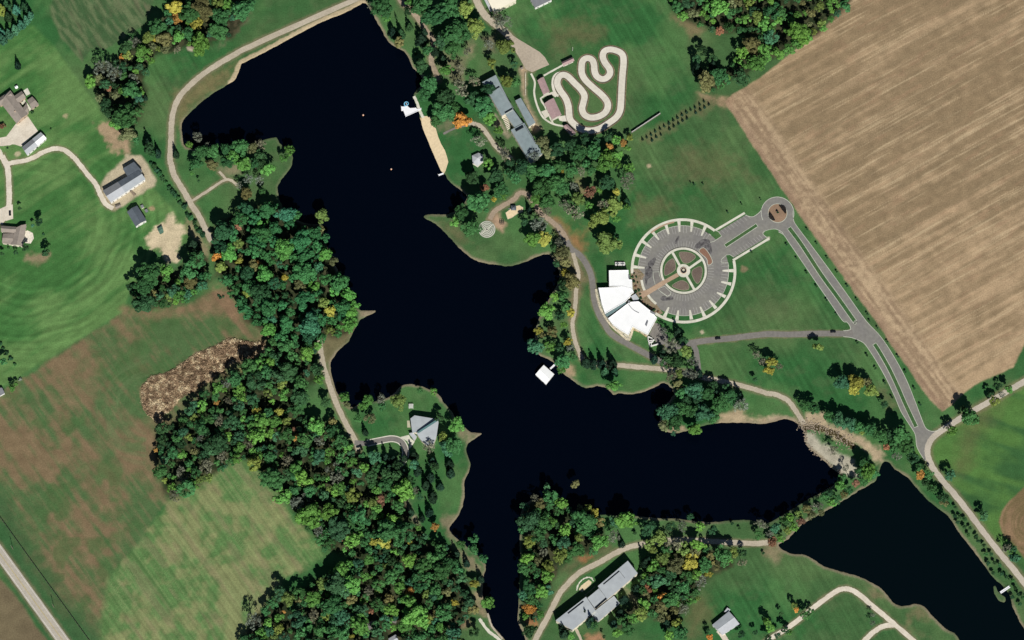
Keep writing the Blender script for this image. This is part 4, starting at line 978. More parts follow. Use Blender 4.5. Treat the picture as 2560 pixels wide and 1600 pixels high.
# long conference building
a1 = R3([(160, 160), (375, 45), (650, 590), (470, 690)])
t = Thing('conference_building', 'long stepped building with blue-grey roofs beside the kart track', 'building', cen(a1))
flat_block(t, a1, 8.6, BROOF, WALLC)
flat_block(t, R3([(520, 660), (650, 590), (822, 830), (690, 905)]), 6.8, BROOF, WALLC)
flat_block(t, R3([(610, 912), (822, 798), (1112, 1285), (925, 1440)]), 7.4, BROOF, WALLC)
flat_block(t, R3([(680, 450), (768, 405), (1000, 795), (893, 862)]), 5.4, BROOF, WALLC)
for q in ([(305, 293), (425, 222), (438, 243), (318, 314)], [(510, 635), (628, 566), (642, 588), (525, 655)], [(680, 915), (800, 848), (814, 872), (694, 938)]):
    v, f = prism(W(R3(q), 8.0), 7.3, 8.75, True); t.add('dark_roof_strip', v, f, DARKG)  # dark boxes stand in for the shadows cast by the roof steps
for q in ([(430, 225), (655, 575)], [(832, 850), (1010, 1140)]):
    p, q2 = W(R3(q), 8.2); v, f = kerb_v([p, q2], 0.3, 1.0); t.add('roof_ridge', [(x, y, z + 7.8) for x, y, z in v], f, MGROOF)
pg = R3([(475, 715), (545, 690), (612, 880), (560, 920)])
t = Thing('pergola', 'cream slatted pergola against the long blue-grey building', 'pergola', cen(pg))
A_, B_, C_, D_ = [Vector(p) for p in W(pg, 2.8)]
for s in (A_, B_, C_, D_): t.add('post', *tube((s.x, s.y, 0), (s.x, s.y, 2.6), 0.12), WALLC)
for i in range(8):
    q = (i + 0.5) / 8; p0, p1 = A_.lerp(D_, q), B_.lerp(C_, q); v, f = kerb_v([tuple(p0), tuple(p1)], 0.9, 0.2); t.add('slat', [(x, y, z + 2.6) for x, y, z in v], f, WALLC)

# south building
a1 = R6([(925, 585), (1440, 150), (1610, 365), (1090, 815)])
t = Thing('lakeside_hall', 'stepped building with pale grey flat roofs among the southern trees', 'building', cen(a1))
flat_block(t, a1, 9.4, GROOF, WALLC)
flat_block(t, R6([(745, 790), (945, 625), (1085, 812), (880, 975)]), 8.2, GROOF, WALLC)
flat_block(t, R6([(200, 1175), (722, 768), (890, 1010), (490, 1340)]), 9.2, GROOF, WALLC)
flat_block(t, R6([(800, 1070), (1200, 750), (1300, 880), (925, 1200)]), 6.0, GROOF, WALLC)
for q in ([(1012, 548), (1285, 318), (1300, 335), (1028, 562)], [(403, 1048), (670, 838), (685, 855), (418, 1064)]):
    v, f = prism(W(R6(q), 9.4), 9.1, 9.55, True); t.add('dark_roof_strip', v, f, DARKG)
v, f = prism(W(R6([(868, 950), (1062, 782), (1082, 808), (888, 976)]), 8.3), 8.0, 8.4, True); t.add('louvre_well', v, f, DARKG)
p, q2 = W(R6([(1295, 330), (1390, 450)]), 9.4); v, f = kerb_v([p, q2], 0.3, 0.35); t.add('roof_ridge', [(x, y, z + 9.35) for x, y, z in v], f, MGROOF)
for q in ([(710, 735), (885, 590)], [(700, 720), (745, 775)]):
    p, q2 = W(R6(q), 3); v, f = kerb_v([p, q2], 0.25, 0.2); t.add('terrace_rail', [(x, y, z + 2.6) for x, y, z in v], f, PINK)

# lodge
a1 = R5([(510, 355), (580, 300), (950, 360), (640, 600), (545, 610), (530, 520)])
t = Thing('lodge', 'angular grey metal-roofed lodge on the western shore with teal shade strip painted along its ridge', 'building', cen(a1))
_, wl = tilt_block(t, a1, [6.4, 6.6, 7.6, 6.6, 6.2, 6.2], GROOF, WALLC)
tilt_block(t, R5([(627, 630), (1030, 362), (985, 680), (912, 862), (800, 840), (700, 745)]), [8.0, 11.0, 9.0, 7.2, 7.0, 7.2], GROOF, WALLC)
p, q2 = P(*R5([(640, 618)])[0], 8.0), P(*R5([(1020, 372)])[0], 10.9)
v, f = kerb_v([p, q2], 1.5, 0.3); v = [(x, y, z + (8.05 if i < 4 else 10.95)) for i, (x, y, z) in enumerate(v)]; t.add('ridge_shade', v, f, TEAL)  # dark teal strip paints in the shadow of the higher roof
flat_block(t, R5([(470, 628), (548, 612), (622, 690), (575, 772)]), 3.6, LGROOF, WALLC)
pp = W(R5([(512, 130)]))[0]
t = Thing('garden_arbour', 'small white garden arbour on the lawn north of the grey lodge', 'arbour', (*pp, 0))
for dx, dy in ((-1.6, -1.6), (1.6, -1.6), (1.6, 1.6), (-1.6, 1.6)): t.add('post', *tube((pp[0] + dx, pp[1] + dy, 0), (pp[0] + dx, pp[1] + dy, 2.3), 0.12), WALLW)
for i in range(5): t.add('slat', *boxv(pp[0], pp[1] - 1.6 + 0.8 * i, 2.3, 3.8, 0.45, 0.12), WALLW)
t.add('seat', *boxv(pp[0], pp[1] + 1.2, 0.4, 2.6, 0.6, 0.08), WALLW)

# pink pavilions
for q, lab, h in (([(595, 150), (755, 75), (785, 125), (625, 200)], 'small rose-roofed shelter at the end of the straight path', 4.0),
                  ([(340, 355), (430, 575), (338, 617), (250, 410)], 'rose-roofed open pavilion, narrow one north of the largest', 4.4),
                  ([(485, 660), (600, 905), (465, 972), (350, 740)], 'largest rose-roofed pavilion at the kart track', 5.2),
                  ([(680, 1040), (812, 1165), (740, 1197), (622, 1075)], 'rose-roofed pavilion touching the south end of the kart track', 4.0)):
    pxq = R1(q); t = Thing('picnic_pavilion', lab, 'pavilion', cen(pxq), 'rose-roofed pavilions by the kart track')
    gable_block(t, pxq, h, 1.2, (PINK, PINK), WOOD, posts=True)
    v, f = prism(offset_poly(W(pxq, h), -0.5), 0.0, 0.1 + nextz() * 0.1, True); t.add('floor_slab', v, f, CONC)
    cc_ = cen(pxq, h)
    for i in (-1, 1):
        tb = t.add('picnic_table', *boxv(cc_[0] + i * 2.2, cc_[1] + i * 0.4, 0.7, 1.8, 0.75, 0.08, 0.5), WOOD)
# north buildings
q = [(1214, -11), (1234, 28), (1291, 0), (1270, -40)]
t = Thing('gymnasium', 'cream-white roofed hall cut off by the top edge', 'building', cen(q)); flat_block(t, q, 8, CREAMROOF, WALLC)
t.add('canopy', *prism(W([(1206, -10), (1213, -14), (1232, 26), (1226, 30)], 3.5), 3.2, 3.5, True, True), LGROOF)
q = [(1325, -2), (1338, 19), (1380, -1), (1367, -22)]
t = Thing('store_building', 'grey-roofed building corner at the top edge above the lawn', 'building', cen(q)); flat_block(t, q, 5, MGROOF, WALLW)
q = T(1, 3, [(1250, 1500), (1322, 1458), (1350, 1525), (1275, 1570)])
t = Thing('cabin', 'small pale grey cabin hidden in the southern wood', 'building', cen(q)); gable_block(t, q, 3.2, 1.2, (LGROOF, GROOF), WALLW)
q = T(0, 2, [(-40, 640), (20, 640), (45, 690), (0, 715), (-40, 700)])
t = Thing('shed', 'grey shed cut off by the left edge below the pasture', 'shed', cen(q)); flat_block(t, q, 3.4, MGROOF, WALLW)
q = T(2, 3, [(1890, 1370), (2050, 1240), (2150, 1360), (1990, 1465)])
t = Thing('farmhouse', 'grey gabled house on the lawn in the south-east', 'house', cen(q)); gable_block(t, q, 4.2, 1.4, (GROOF, LGROOF), WALLW)
qb = T(2, 3, [(2005, 1245), (2035, 1205), (2065, 1225), (2045, 1250)]); flat_block(t, qb, 2.6, LGROOF, WALLW, openings=False)
# western homes
q = R7([(10, 430), (195, 195), (520, 650), (315, 825)])
q = [q[0], q[3], q[2], q[1]]
t = Thing('farmhouse', 'rambling taupe-roofed house with a cream forecourt at the left edge', 'house', cen(q)); gable_block(t, q, 4.6, 2.2, (TAUPE, TAUPE), WALLB)
gable_block(t, R7([(265, 305), (410, 207), (488, 325), (345, 440)]), 4.2, 1.6, (TAUPE, TAUPE), WALLB)
gable_block(t, R7([(-70, 380), (180, 205), (250, 330), (0, 490)]), 4.4, 1.8, (TAUPE, TAUPE), WALLB)
gable_block(t, R7([(405, 560), (500, 440), (545, 600), (500, 665)]), 3.6, 1.0, (TAUPE, TAUPE), WALLB)
ch = P(*R7([(285, 600)])[0], 6); t.add('chimney', *boxv(ch[0], ch[1], 4, 0.9, 0.9, 3.6, 0.5), WALLB)
q = R7([(510, 385), (608, 312), (735, 460), (600, 552)])
t = Thing('garage', 'square taupe-roofed garage beside the rambling house', 'garage', cen(q)); gable_block(t, q, 3.4, 1.0, (TAUPE, TAUPE), WALLB)
q = R7([(410, 1270), (770, 985), (880, 1100), (512, 1417)])
t = Thing('machine_shed', 'two-tone grey gabled shed beside the cream forecourt', 'shed', cen(q)); gable_block(t, q, 4.2, 1.0, ((MGROOF, LGROOF), (GROOF, WROOF)), WALLW, split=[0.55])
q = T(0, 1, [(970, 290), (1310, 92), (1375, 180), (1045, 400)])
t = Thing('barn', 'long two-tone grey barn with a dark wing on a gravel yard', 'barn', cen(q)); gable_block(t, q, 5.4, 1.4, ((MGROOF, LGROOF), (DGROOF, GROOF)), WALLW, split=[0.42])
q2 = T(0, 1, [(1160, 80), (1265, 17), (1345, 105), (1215, 172)]); flat_block(t, q2, 5.2, DGROOF, WALLW)
q = T(0, 1, [(1295, 430), (1385, 570), (1282, 630), (1200, 490)])
t = Thing('barn', 'small dark grey gabled barn south of the long barn', 'barn', cen(q)); gable_block(t, q, 4.8, 1.8, (DGROOF, DGROOF), WALLW)
q = T(0, 1, [(250, 605), (215, 815), (100, 800), (150, 640)])
t = Thing('farmhouse', 'taupe-roofed house with a white patio at the left edge', 'house', cen(q)); gable_block(t, q, 4.4, 1.6, (TAUPE, TAUPE), WALLC)
gable_block(t, T(0, 1, [(10, 620), (155, 632), (150, 690), (10, 680)]), 4.2, 1.4, (TAUPE, TAUPE), WALLC)
gable_block(t, T(0, 1, [(28, 695), (130, 690), (120, 800), (20, 785)]), 4.0, 1.2, (TAUPE, TAUPE), WALLC)
q = T(0, 1, [(1485, 650), (1530, 620), (1548, 680), (1510, 700)])
t = Thing('garden_shed', 'small green shed at the edge of the bare sandy patch', 'shed', cen(q)); gable_block(t, q, 2.6, 0.6, (mat('green_roof', (0.10, 0.19, 0.14)), mat('green_roof', (0.1, 0.19, 0.14))), GREENB)
q = T(0, 1, [(1085, 435), (1135, 415), (1145, 440), (1100, 460)])
t = Thing('garden_shed', 'small brown shed at the gravel yard corner by the long barn', 'shed', cen(q)); gable_block(t, q, 2.4, 0.6, (TAUPE, TAUPE), WOOD)
q = T(0, 1, [(1220, 290), (1240, 285), (1285, 325), (1265, 340)])
t = Thing('hay_wagon', 'brown flatbed wagon parked south of the long barn', 'wagon', cen(q))
v, f = prism(W(q, 1.0), 0.9, 1.1, True, True); t.add('bed', v, f, WOOD)
for p in W(q, 0.5): t.add('wheel', *tube((p[0] - .1, p[1], 0.45), (p[0] + .1, p[1], 0.45), 0.45, n=12), BLACK)
for (x, y, m_, lab) in ((1345, 445, WALLC, 'cream'), (1385, 485, GREENB, 'green')):
    p = W(T(0, 1, [(x, y)]))[0]
    t = Thing('storage_crate', '%s storage crate on the grass beside the dark barn' % lab, 'crate', (*p, 0)); t.add('body', *boxv(p[0], p[1], 0, 2.2, 2.6, 1.5, 0.5), m_); t.add('lid', *boxv(p[0], p[1], 1.5, 2.4, 2.8, 0.12, 0.5), MGROOF)
p = W(R7([(305, 130)]))[0]
t = Thing('garden_shed', 'tiny white shed north of the rambling taupe house', 'shed', (*p, 0)); gable_block(t, R7([(270, 125), (320, 95), (345, 140), (295, 165)]), 2.4, 0.6, (WROOF, WROOF), WALLW)

# gazebo and playhouse
q = R3([(0, 1315), (100, 1270), (170, 1300), (175, 1400), (90, 1480), (10, 1430)])
hw = W(q, 3.4); c0 = cen(q, 3.4)
t = Thing('gazebo', 'blue-grey six-sided gazebo on the lawn by the beach', 'gazebo', c0)
for i in range(6):
    a_, b_ = hw[i], hw[(i + 1) % 6]; t.add('roof_panel', [(*a_, 3.2), (*b_, 3.2), (c0[0], c0[1], 5.4)], [(0, 1, 2)] if area([a_, b_, c0[:2]]) > 0 else [(0, 2, 1)], LGROOF)
    t.add('post', *tube((a_[0] * .93 + c0[0] * .07, a_[1] * .93 + c0[1] * .07, 0), (a_[0] * .93 + c0[0] * .07, a_[1] * .93 + c0[1] * .07, 3.3), 0.13), WALLW)
v, f = prism(hw, 0, 0.25, True); t.add('floor', v, f, CONC)
p = W(T(2, 1, [(15, 462)]))[0]
t = Thing('play_tower', 'dark roofed play tower on the pale sand pit', 'play structure', (*p, 0))
for dx in (-1.6, 1.6):
    for dy in (-1.6, 1.6): t.add('post', *tube((p[0] + dx, p[1] + dy, 0), (p[0] + dx, p[1] + dy, 2.6), 0.12), WOOD)
t.add('deck', *boxv(p[0], p[1], 1.2, 3.4, 3.4, 0.12), WOOD)
t.add('roof', [(p[0] - 2.2, p[1] - 2.2, 2.6), (p[0] + 2.2, p[1] - 2.2, 2.6), (p[0] + 2.2, p[1] + 2.2, 2.6), (p[0] - 2.2, p[1] + 2.2, 2.6), (p[0], p[1], 4)], [(0, 1, 4), (1, 2, 4), (2, 3, 4), (3, 0, 4)], DGROOF)
t.add('slide', *boxv(p[0] - 3, p[1], 0.5, 2.8, 0.7, 0.12), MGROOF)
p = W(T(1, 1, [(2325, 598)]))[0]
t = Thing('climbing_frame', 'dark climbing frame on the tan play surface by the paved rings', 'play structure', (*p, 0))
for i in range(3):
    for j in range(3): t.add('upright', *tube((p[0] + i * 1.6 - 1.6, p[1] + j * 1.4 - 1.4, 0), (p[0] + i * 1.6 - 1.6, p[1] + j * 1.4 - 1.4, 2.4), 0.1), DARKM)
for j in range(3):
    t.add('bar', *boxv(p[0], p[1] + j * 1.4 - 1.4, 2.3, 3.6, 0.35, 0.15), DARKM)
    t.add('bar', *boxv(p[0] + j * 1.6 - 1.6, p[1], 2.1, 0.35, 3.2, 0.15), DARKM)
# labyrinth
c0 = W(T(1, 1, [(2182, 655)]))[0]; zr = M_PX / 3.78
t = Thing('labyrinth', 'round labyrinth of white concentric paved rings near the shore', 'labyrinth', (*c0, 0))
v, f = prism(circ(c0, 82 * zr, 40), 0, 0.06, True); t.add('base', v, f, mat('grey_paving', (0.24, 0.26, 0.20), amt=0.1))
for i, r in enumerate((28, 44, 60, 76)):
    v, f = kerb_v(circ(c0, r * zr, 40, 20 * i, 20 * i + 342), 0.5, 0.14); t.add('ring', v, f, mat('ring_stone', (0.60, 0.60, 0.52), amt=0.1))
v, f = prism(circ(c0, 16 * zr, 20), 0, 0.16, True); t.add('hub', v, f, CONC)
v, f = prism(circ(c0, 8 * zr, 16), 0, 0.3, True); t.add('fire_bowl', v, f, DARKM)
for i in range(2):
    a_ = math.radians(40 + 180 * i); t.add('path', *kerb_v([(c0[0] + math.cos(a_) * 18 * zr, c0[1] + math.sin(a_) * 18 * zr), (c0[0] + math.cos(a_) * 76 * zr, c0[1] + math.sin(a_) * 76 * zr)], 0.45, 0.15), CONC)
# fountain
t = Thing('fountain', 'round dark fountain basin at the centre of the parking circle', 'fountain', (*pc, 0))
v, f = prism(circ(pc, 38 * Z4, 24), 0.1, 0.75, False); t.add('basin', v, f, STONE)
v, f = prism(circ(pc, 37 * Z4, 24), 0.1, 0.5, True); t.add('water', v, f, DARKG)
v, f = kerb_v(circ(pc, 38 * Z4, 24), 0.5, 0.8, True); t.add('rim', v, f, WALLB)
t.add('pedestal', *tube((*pc, 0.4), (*pc, 1.6), 0.35, 0.25, 10), STONE); t.add('bowl', *tube((*pc, 1.6), (*pc, 1.95), 0.3, 1.1, 14), STONE)
# roundabout hedges
for i, (a0_, a1_) in enumerate(((-5, 78), (175, 250))):
    pts = circ(rc, 6.4, 16, a0_, a1_); wd = [0.5 + 3.0 * math.sin(math.pi * k / 16) for k in range(17)]
    t = Thing('planted_hedge', ('dark crescent hedge on the north-east side of the roundabout island', 'dark crescent hedge on the south-west side of the roundabout island')[i], 'hedge', (*pts[8], 0.1))
    V, F = ribbon_v(pts, wd, 1.0); n = len(V)
    V = [(x + random.uniform(-.15, .15), y + random.uniform(-.15, .15), 1.0 + random.uniform(-.2, .2)) for x, y, z_ in V]
    V2 = V + [(x, y, 0.1) for x, y, z_ in V]
    for k in range(16):
        F = F + [(2 * k, 2 * k + 2, n + 2 * k + 2, n + 2 * k), (2 * k + 1, n + 2 * k + 1, n + 2 * k + 3, 2 * k + 3)]
    t.add('leaves', V2, F, mat('dark_hedge', (0.022, 0.018, 0.016), amt=0.4, scale=1.2))
    o = t.add('stems', *merge([tube((p[0], p[1], 0.1), (p[0], p[1], 0.8), 0.06) for p in pts[::3]]), BARK)
t = Thing('ornamental_sapling', 'lone sapling at the centre of the roundabout island', 'sapling', (*rc, 0.1)); t.add('trunk', *tube((*rc, 0.1), (*rc, 2.2), 0.12), BARK)
SAPL = t

# ------------------------------------------------------------------ kart track
TR = T(2, 0, [(540, 1080), (550, 1130), (590, 1175), (650, 1220), (740, 1235), (830, 1215), (920, 1160), (985, 1110), (1020, 1050), (1030, 970), (1035, 850), (1045, 700), (1055, 590), (1045, 520), (1000, 485), (930, 468), (875, 485), (858, 535), (880, 595), (920, 650), (925, 700), (890, 740), (845, 748), (800, 720), (780, 670), (775, 610), (755, 565), (710, 550), (670, 575), (658, 630), (662, 700), (700, 765), (770, 830), (850, 900), (898, 960), (905, 1015), (875, 1070), (810, 1105), (740, 1112), (685, 1085), (662, 1030), (675, 970), (685, 905), (650, 845), (590, 785), (530, 725), (480, 708), (440, 735), (428, 790), (455, 855), (505, 925), (530, 990), (538, 1040)])
tp = catmull(W(TR), True, 4)
z = nextz() + 0.02; v, f = ribbon_v(tp, 5.7, z, True)
TRK = tag(mesh_obj('kart_track', v, f, TRACKM), kind='structure')
RAILM = mat('rail_rubber', (0.115, 0.095, 0.08), amt=0.2)
EARTH = mat('worn_edge', (0.21, 0.165, 0.10), amt=0.3)
for d in (2.95, -2.95):
    pts = [(p[0] + k.x * d, p[1] + k.y * d) for p, k in zip(tp, normals(tp, True))]
    v, f = kerb_v(pts, 0.4, 0.3, True); mesh_obj('rail', v, f, RAILM, TRK)
    pts = [(p[0] + k.x * d * 1.26, p[1] + k.y * d * 1.26) for p, k in zip(tp, normals(tp, True))]
    v, f = ribbon_v(pts, 0.8, 0.036, True); mesh_obj('worn_edge', v, f, EARTH, TRK)
pit = catmull(W(T(2, 0, [(480, 690), (430, 695), (395, 730), (385, 790), (395, 850), (420, 895), (440, 905)])), False, 6)
v, f = ribbon_v(pit, 2.2, z + 0.004); tag(mesh_obj('pit_lane', v, f, TRACKM), kind='structure')
# screen wall east of the track
p, q = W(T(2, 0, [(1130, 1248), (1402, 1068)]), 2.9); p, q = Vector(p), Vector(q)
t = Thing('screen_fence', 'long straight pale board fence east of the kart track', 'fence', (*p, 0))
n = 28
for i in range(n):
    a_, b_ = p.lerp(q, i / n), p.lerp(q, (i + 0.985) / n); v, f = kerb_v([tuple(a_), tuple(b_)], 0.16, 2.9); t.add('panel', v, f, mat('fence_board', (0.20, 0.19, 0.17), amt=0.15, scale=1.0))
for i in range(n + 1):
    a_ = p.lerp(q, i / n); t.add('post', *boxv(a_.x + 0.12, a_.y - 0.16, 0, 0.14, 0.14, 3.0), WOOD)
v, f = kerb_v([tuple(p), tuple(q)], 0.35, 0.08); t.add('cap_rail', [(x, y, z_ + 2.91) for x, y, z_ in v], f, WALLW)
# retaining wall west of pavilions
p, q = W(T(2, 0, [(128, 690), (128, 905)])); 
t = Thing('retaining_wall', 'low tan block wall between the long building and the pavilions', 'wall', (*p, 0))
v, f = kerb_v([p, q], 0.6, 1.0); t.add('blocks', v, f, WALLB); v, f = kerb_v([p, q], 0.8, 0.12); t.add('coping', [(x, y, z_ + 1.003) for x, y, z_ in v], f, STONE)
q = T(2, 0, [(80, 640), (105, 630), (110, 645), (85, 658)])
t = Thing('ticket_booth', 'small dark-shadowed booth at the corner of the gravel lot', 'booth', cen(q)); flat_block(t, q, 2.6, TAUPE, WALLB, openings=False)

# ------------------------------------------------------------------ docks, boathouse, bridge
def dock(name, label, cat, px, z=0.35, m_=STEELW, posts=True):
    t = Thing(name, label, cat, cen(px)); w_ = W(px, z)
    v, f = prism(w_, z - 0.2, z, True, True); t.add('deck', v, f, m_)
    if posts:
        for p in w_: t.add('post', *tube((p[0], p[1], -2), (p[0], p[1], z + 0.8), 0.12), m_)
    return t
t = dock('swimming_dock', 'white L-shaped swimming dock with a blue slide off the beach', 'dock',
     R8([(150, 235), (180, 242), (250, 225), (292, 265), (395, 258), (412, 280), (480, 265), (482, 283), (422, 318), (225, 405), (190, 312), (155, 307)]))
w_ = W(R8([(190, 312), (225, 405), (422, 318)]), 1.2)
for i in range(2):
    v, f = kerb_v([w_[i], w_[i + 1]], 0.12, 0.1); t.add('rail', [(x, y, z_ + 1.2) for x, y, z_ in v], f, STEELW)
sl = W(R8([(235, 195)]), 1.5)[0]; V, F = [], []
for i in range(15):
    a_ = math.radians(-80 + 25 * i); zz = 3.0 - 2.3 * i / 14; 
    for j in range(8):
        b_ = 2 * math.pi * j / 8; r_ = 1.75 + 0.45 * math.cos(b_); V.append((sl[0] + r_ * math.cos(a_), sl[1] + r_ * math.sin(a_), zz + 0.45 * math.sin(b_)))
for i in range(14):
    for j in range(8): F.append((8 * i + j, 8 * i + (j + 1) % 8, 8 * i + 8 + (j + 1) % 8, 8 * i + 8 + j))
t2 = Thing('water_slide', 'pale blue spiral tube slide on the white swimming dock', 'slide', (*sl, 0.3)); t2.add('tube', V, F, BLUEPL, smooth=True)
t2.add('tower', *tube((*sl, -0.3), (*sl, 3.2), 0.3, n=8), STEELW)
dock('pier', 'short white pier at the south end of the beach', 'pier', R8([(758, 1355), (770, 1378), (850, 1348), (842, 1325)]))
bq = T(2, 2, [(300, 425), (220, 515), (322, 610), (400, 512)])
t = Thing('boathouse', 'square white-roofed floating boathouse on the eastern shore', 'boathouse', (*cen(bq, 3.6)[:2], -0.3))
gable_block(t, [bq[1], bq[2], bq[3], bq[0]], 3.4, 0.7, (WROOF, WROOF), WALLW, z0=-0.3, over=0.5)
dock('gangway', 'white gangway joining the floating boathouse to the bank', 'pier', T(2, 2, [(357, 455), (365, 468), (415, 425), (405, 408)]))
bp0, bp1 = W(T(3, 3, [(2195, 1068), (2282, 1010)]))
t = Thing('footbridge', 'white footbridge from the shore to the tiny pond island', 'bridge', (*bp0, 0))
v, f = kerb_v([bp0, bp1], 1.8, 0.2); t.add('deck', [(x, y, z_ + 0.5) for x, y, z_ in v], f, STEELW)
for d in (0.85, -0.85):
    o_ = offline([bp0, bp1], d); v, f = kerb_v(o_, 0.15, 0.12); t.add('handrail', [(x, y, z_ + 1.5) for x, y, z_ in v], f, STEELW)
    for i in range(6): q = Vector(o_[0]).lerp(Vector(o_[1]), i / 5); t.add('post', *tube((*q, 0.5), (*q, 1.6), 0.06), STEELW)
for i, (tx, ty, x, y) in enumerate(((1, 0, 1013, 1087), (1, 1, 1278, 86))):
    p = W(T(tx, ty, [(x, y)]))[0]
    t = Thing('buoy', ('pale buoy on the open water west of the swimming dock', 'pale buoy on open water west of the short pier')[i], 'buoy', (*p, -0.3), 'buoys on the lake')
    t.add('float', *tube((*p, -0.4), (*p, 0.2), 0.8, 0.65, 12), REDPL); t.add('cap', *tube((*p, 0.2), (*p, 0.8), 0.4, 0.15, 10), WALLW)

# ------------------------------------------------------------------ cars, poles, fence
def car(label, px, rotz, m_):
    x, y = W(px)[0]
    t = Thing('parked_car', label, 'car', (0, 0, 0)); t.o.location = (x, y, 0.06); t.o.rotation_euler = (0, 0, rotz)
    prof = [(-2.2, .35), (-2.25, .75), (-2.1, .95), (-1.5, 1.0), (1.0, .95), (2.0, .85), (2.25, .65), (2.25, .35)]
    n = len(prof); V = [(a_, s * 0.9, z_) for s in (-1, 1) for a_, z_ in prof]
    F = [tuple(range(n - 1, -1, -1)), tuple(range(n, 2 * n))] + [(i, (i + 1) % n, n + (i + 1) % n, n + i) for i in range(n)]
    t.add('body', V, F, m_)
    V = [(-1.7, -.8, 1.0), (.9, -.8, .97), (.9, .8, .97), (-1.7, .8, 1.0), (-1.25, -.65, 1.45), (.1, -.65, 1.48), (.1, .65, 1.48), (-1.25, .65, 1.45)]
    cb = t.add('cabin', V, [(0, 1, 5, 4), (1, 2, 6, 5), (2, 3, 7, 6), (3, 0, 4, 7)], DARKG); t.add('roof', [(x_, y_, z_ + 0.01) for x_, y_, z_ in V[4:]], [(0, 1, 2, 3)], m_, cb)
    for a_ in (-1.35, 1.4):
        for s in (-.85, .85): t.add('wheel', *tube((a_, s - .1, .33), (a_, s + .1, .33), .33, n=12), BLACK)
    for s in (-.6, .6): t.add('headlight', *boxv(2.23, s, .6, .08, .35, .15), WALLW)
car('black car parked on the cream drive by the patio house', T(0, 1, [(95, 505)]), math.radians(95), CARBLK)
car('dark car on the drive east of the white building', T(2, 2, [(1945, 175)]), math.radians(8), CARBLK)
car('dark car on the drive close to the divided boulevard', T(3, 2, [(615, 112)]), math.radians(3), CARBLK)
POLEW = []
for i, (x, y, lab) in enumerate(((123, 655, 'wooden utility pole on the verge of the state road, northern one'), (510, 1205, 'wooden utility pole on the verge of the state road, southern one'))):
    p = W(T(0, 3, [(x, y)]))[0]
    t = Thing('utility_pole', lab, 'pole', (*p, 0), 'utility poles along the state road')
    t.add('pole', *tube((*p, 0), (*p, 10.5), 0.22, 0.15, 8), WOOD); t.add('crossarm', *boxv(p[0], p[1], 9.4, 2.4, 0.18, 0.2, -0.9), WOOD)
    for s in (-1, 0, 1): t.add('insulator', *tube((p[0] + s * 0.6, p[1] - s * .75, 9.6), (p[0] + s * .6, p[1] - s * .75, 9.9), 0.08), LGROOF)
p = W(T(2, 0, [(572, 480)]))[0]
t = Thing('flag_pole', 'slender white pole on the lawn north of the kart track', 'pole', (*p, 0)); t.add('pole', *tube((*p, 0), (*p, 8), 0.16, 0.1), WALLW); t.add('finial', *tube((*p, 8), (*p, 8.3), 0.2, 0.05), WALLW)
fp = catmull(W(T(0, 3, [(-60, 270), (0, 350), (280, 740), (560, 1125), (840, 1512), (900, 1600)])), False, 12)
t = Thing('field_fence', 'long dark wire fence between the road verge and the meadow', 'fence', (*fp[0], 0))
for i in range(0, len(fp) - 1):
    t.add('post', *boxv(fp[i][0], fp[i][1], 0, 0.25, 0.25, 1.5), WOOD)
for h in (0.3, 0.7, 1.1):
    v, f = kerb_v(fp, 0.2, 0.3); t.add('wire_mesh', [(x, y, z_ + h) for x, y, z_ in v], f, DARKM)

# ------------------------------------------------------------------ brush thicket, spillway rocks
def leafmass(centres, radii, leaves, size, rng, flat=1.0, jit=0.32):
    """arrays of small quads spread over clumps: returns verts (N*4,3)"""
    n = len(centres) * leaves
    d = rng.randn(n, 3); d /= np.linalg.norm(d, axis=1, keepdims=True); d[:, 2] = np.abs(d[:, 2]) * 0.9 + 0.05 * d[:, 2]
    r = (0.72 + 0.33 * rng.rand(n, 1)) * np.repeat(radii, leaves)[:, None]
    c = np.repeat(centres, leaves, 0) + d * r * np.array((1, 1, flat))
    nr = d + jit * rng.randn(n, 3); nr /= np.linalg.norm(nr, axis=1, keepdims=True)
    h = np.cross(nr, rng.randn(n, 3)); h /= np.linalg.norm(h, axis=1, keepdims=True); k = np.cross(nr, h)
    s = (size * (0.6 + 0.8 * rng.rand(n, 1)))
    q = np.stack([c - h * s - k * s * .7, c + h * s - k * s * .7, c + h * s + k * s * .7, c - h * s + k * s * .7], 1)
    return q.reshape(-1, 3)
def quads_mesh(name, V, material, tint=None):
    n = len(V) // 4
    me = bpy.data.meshes.new(name)
    me.vertices.add(len(V)); me.vertices.foreach_set('co', np.asarray(V, np.float32).ravel())
    me.loops.add(len(V)); me.loops.foreach_set('vertex_index', np.arange(len(V), dtype=np.int32))
    me.polygons.add(n); me.polygons.foreach_set('loop_start', np.arange(0, len(V), 4, dtype=np.int32))
    me.update(calc_edges=True)
    if tint is not None:
        at = me.color_attributes.new('tint', 'FLOAT_COLOR', 'POINT')
        at.data.foreach_set('color', np.concatenate([tint, np.ones((len(tint), 1))], 1).astype(np.float32).ravel())
    me.materials.append(material)
    return me
bw = W(BRUSH, 1.0); bxs = [p[0] for p in bw]; bys = [p[1] for p in bw]
cand = np.stack([RNG.uniform(min(bxs), max(bxs), 14000), RNG.uniform(min(bys), max(bys), 14000)], 1)
cand = cand[inside(cand[:, 0], cand[:, 1], bw)]
cz = RNG.uniform(0.0, 0.7, len(cand)) + 0.9 * (RNG.rand(len(cand)) ** 4); cen_ = np.concatenate([cand, cz[:, None]], 1)
V = leafmass(cen_, RNG.uniform(0.5, 1.7, len(cand)), 12, 0.22, RNG, 0.7, 0.55)
pal = np.array([(0.44, 0.32, 0.20), (0.36, 0.25, 0.16), (0.62, 0.50, 0.32), (0.48, 0.35, 0.22), (0.26, 0.22, 0.11), (0.30, 0.20, 0.13)])
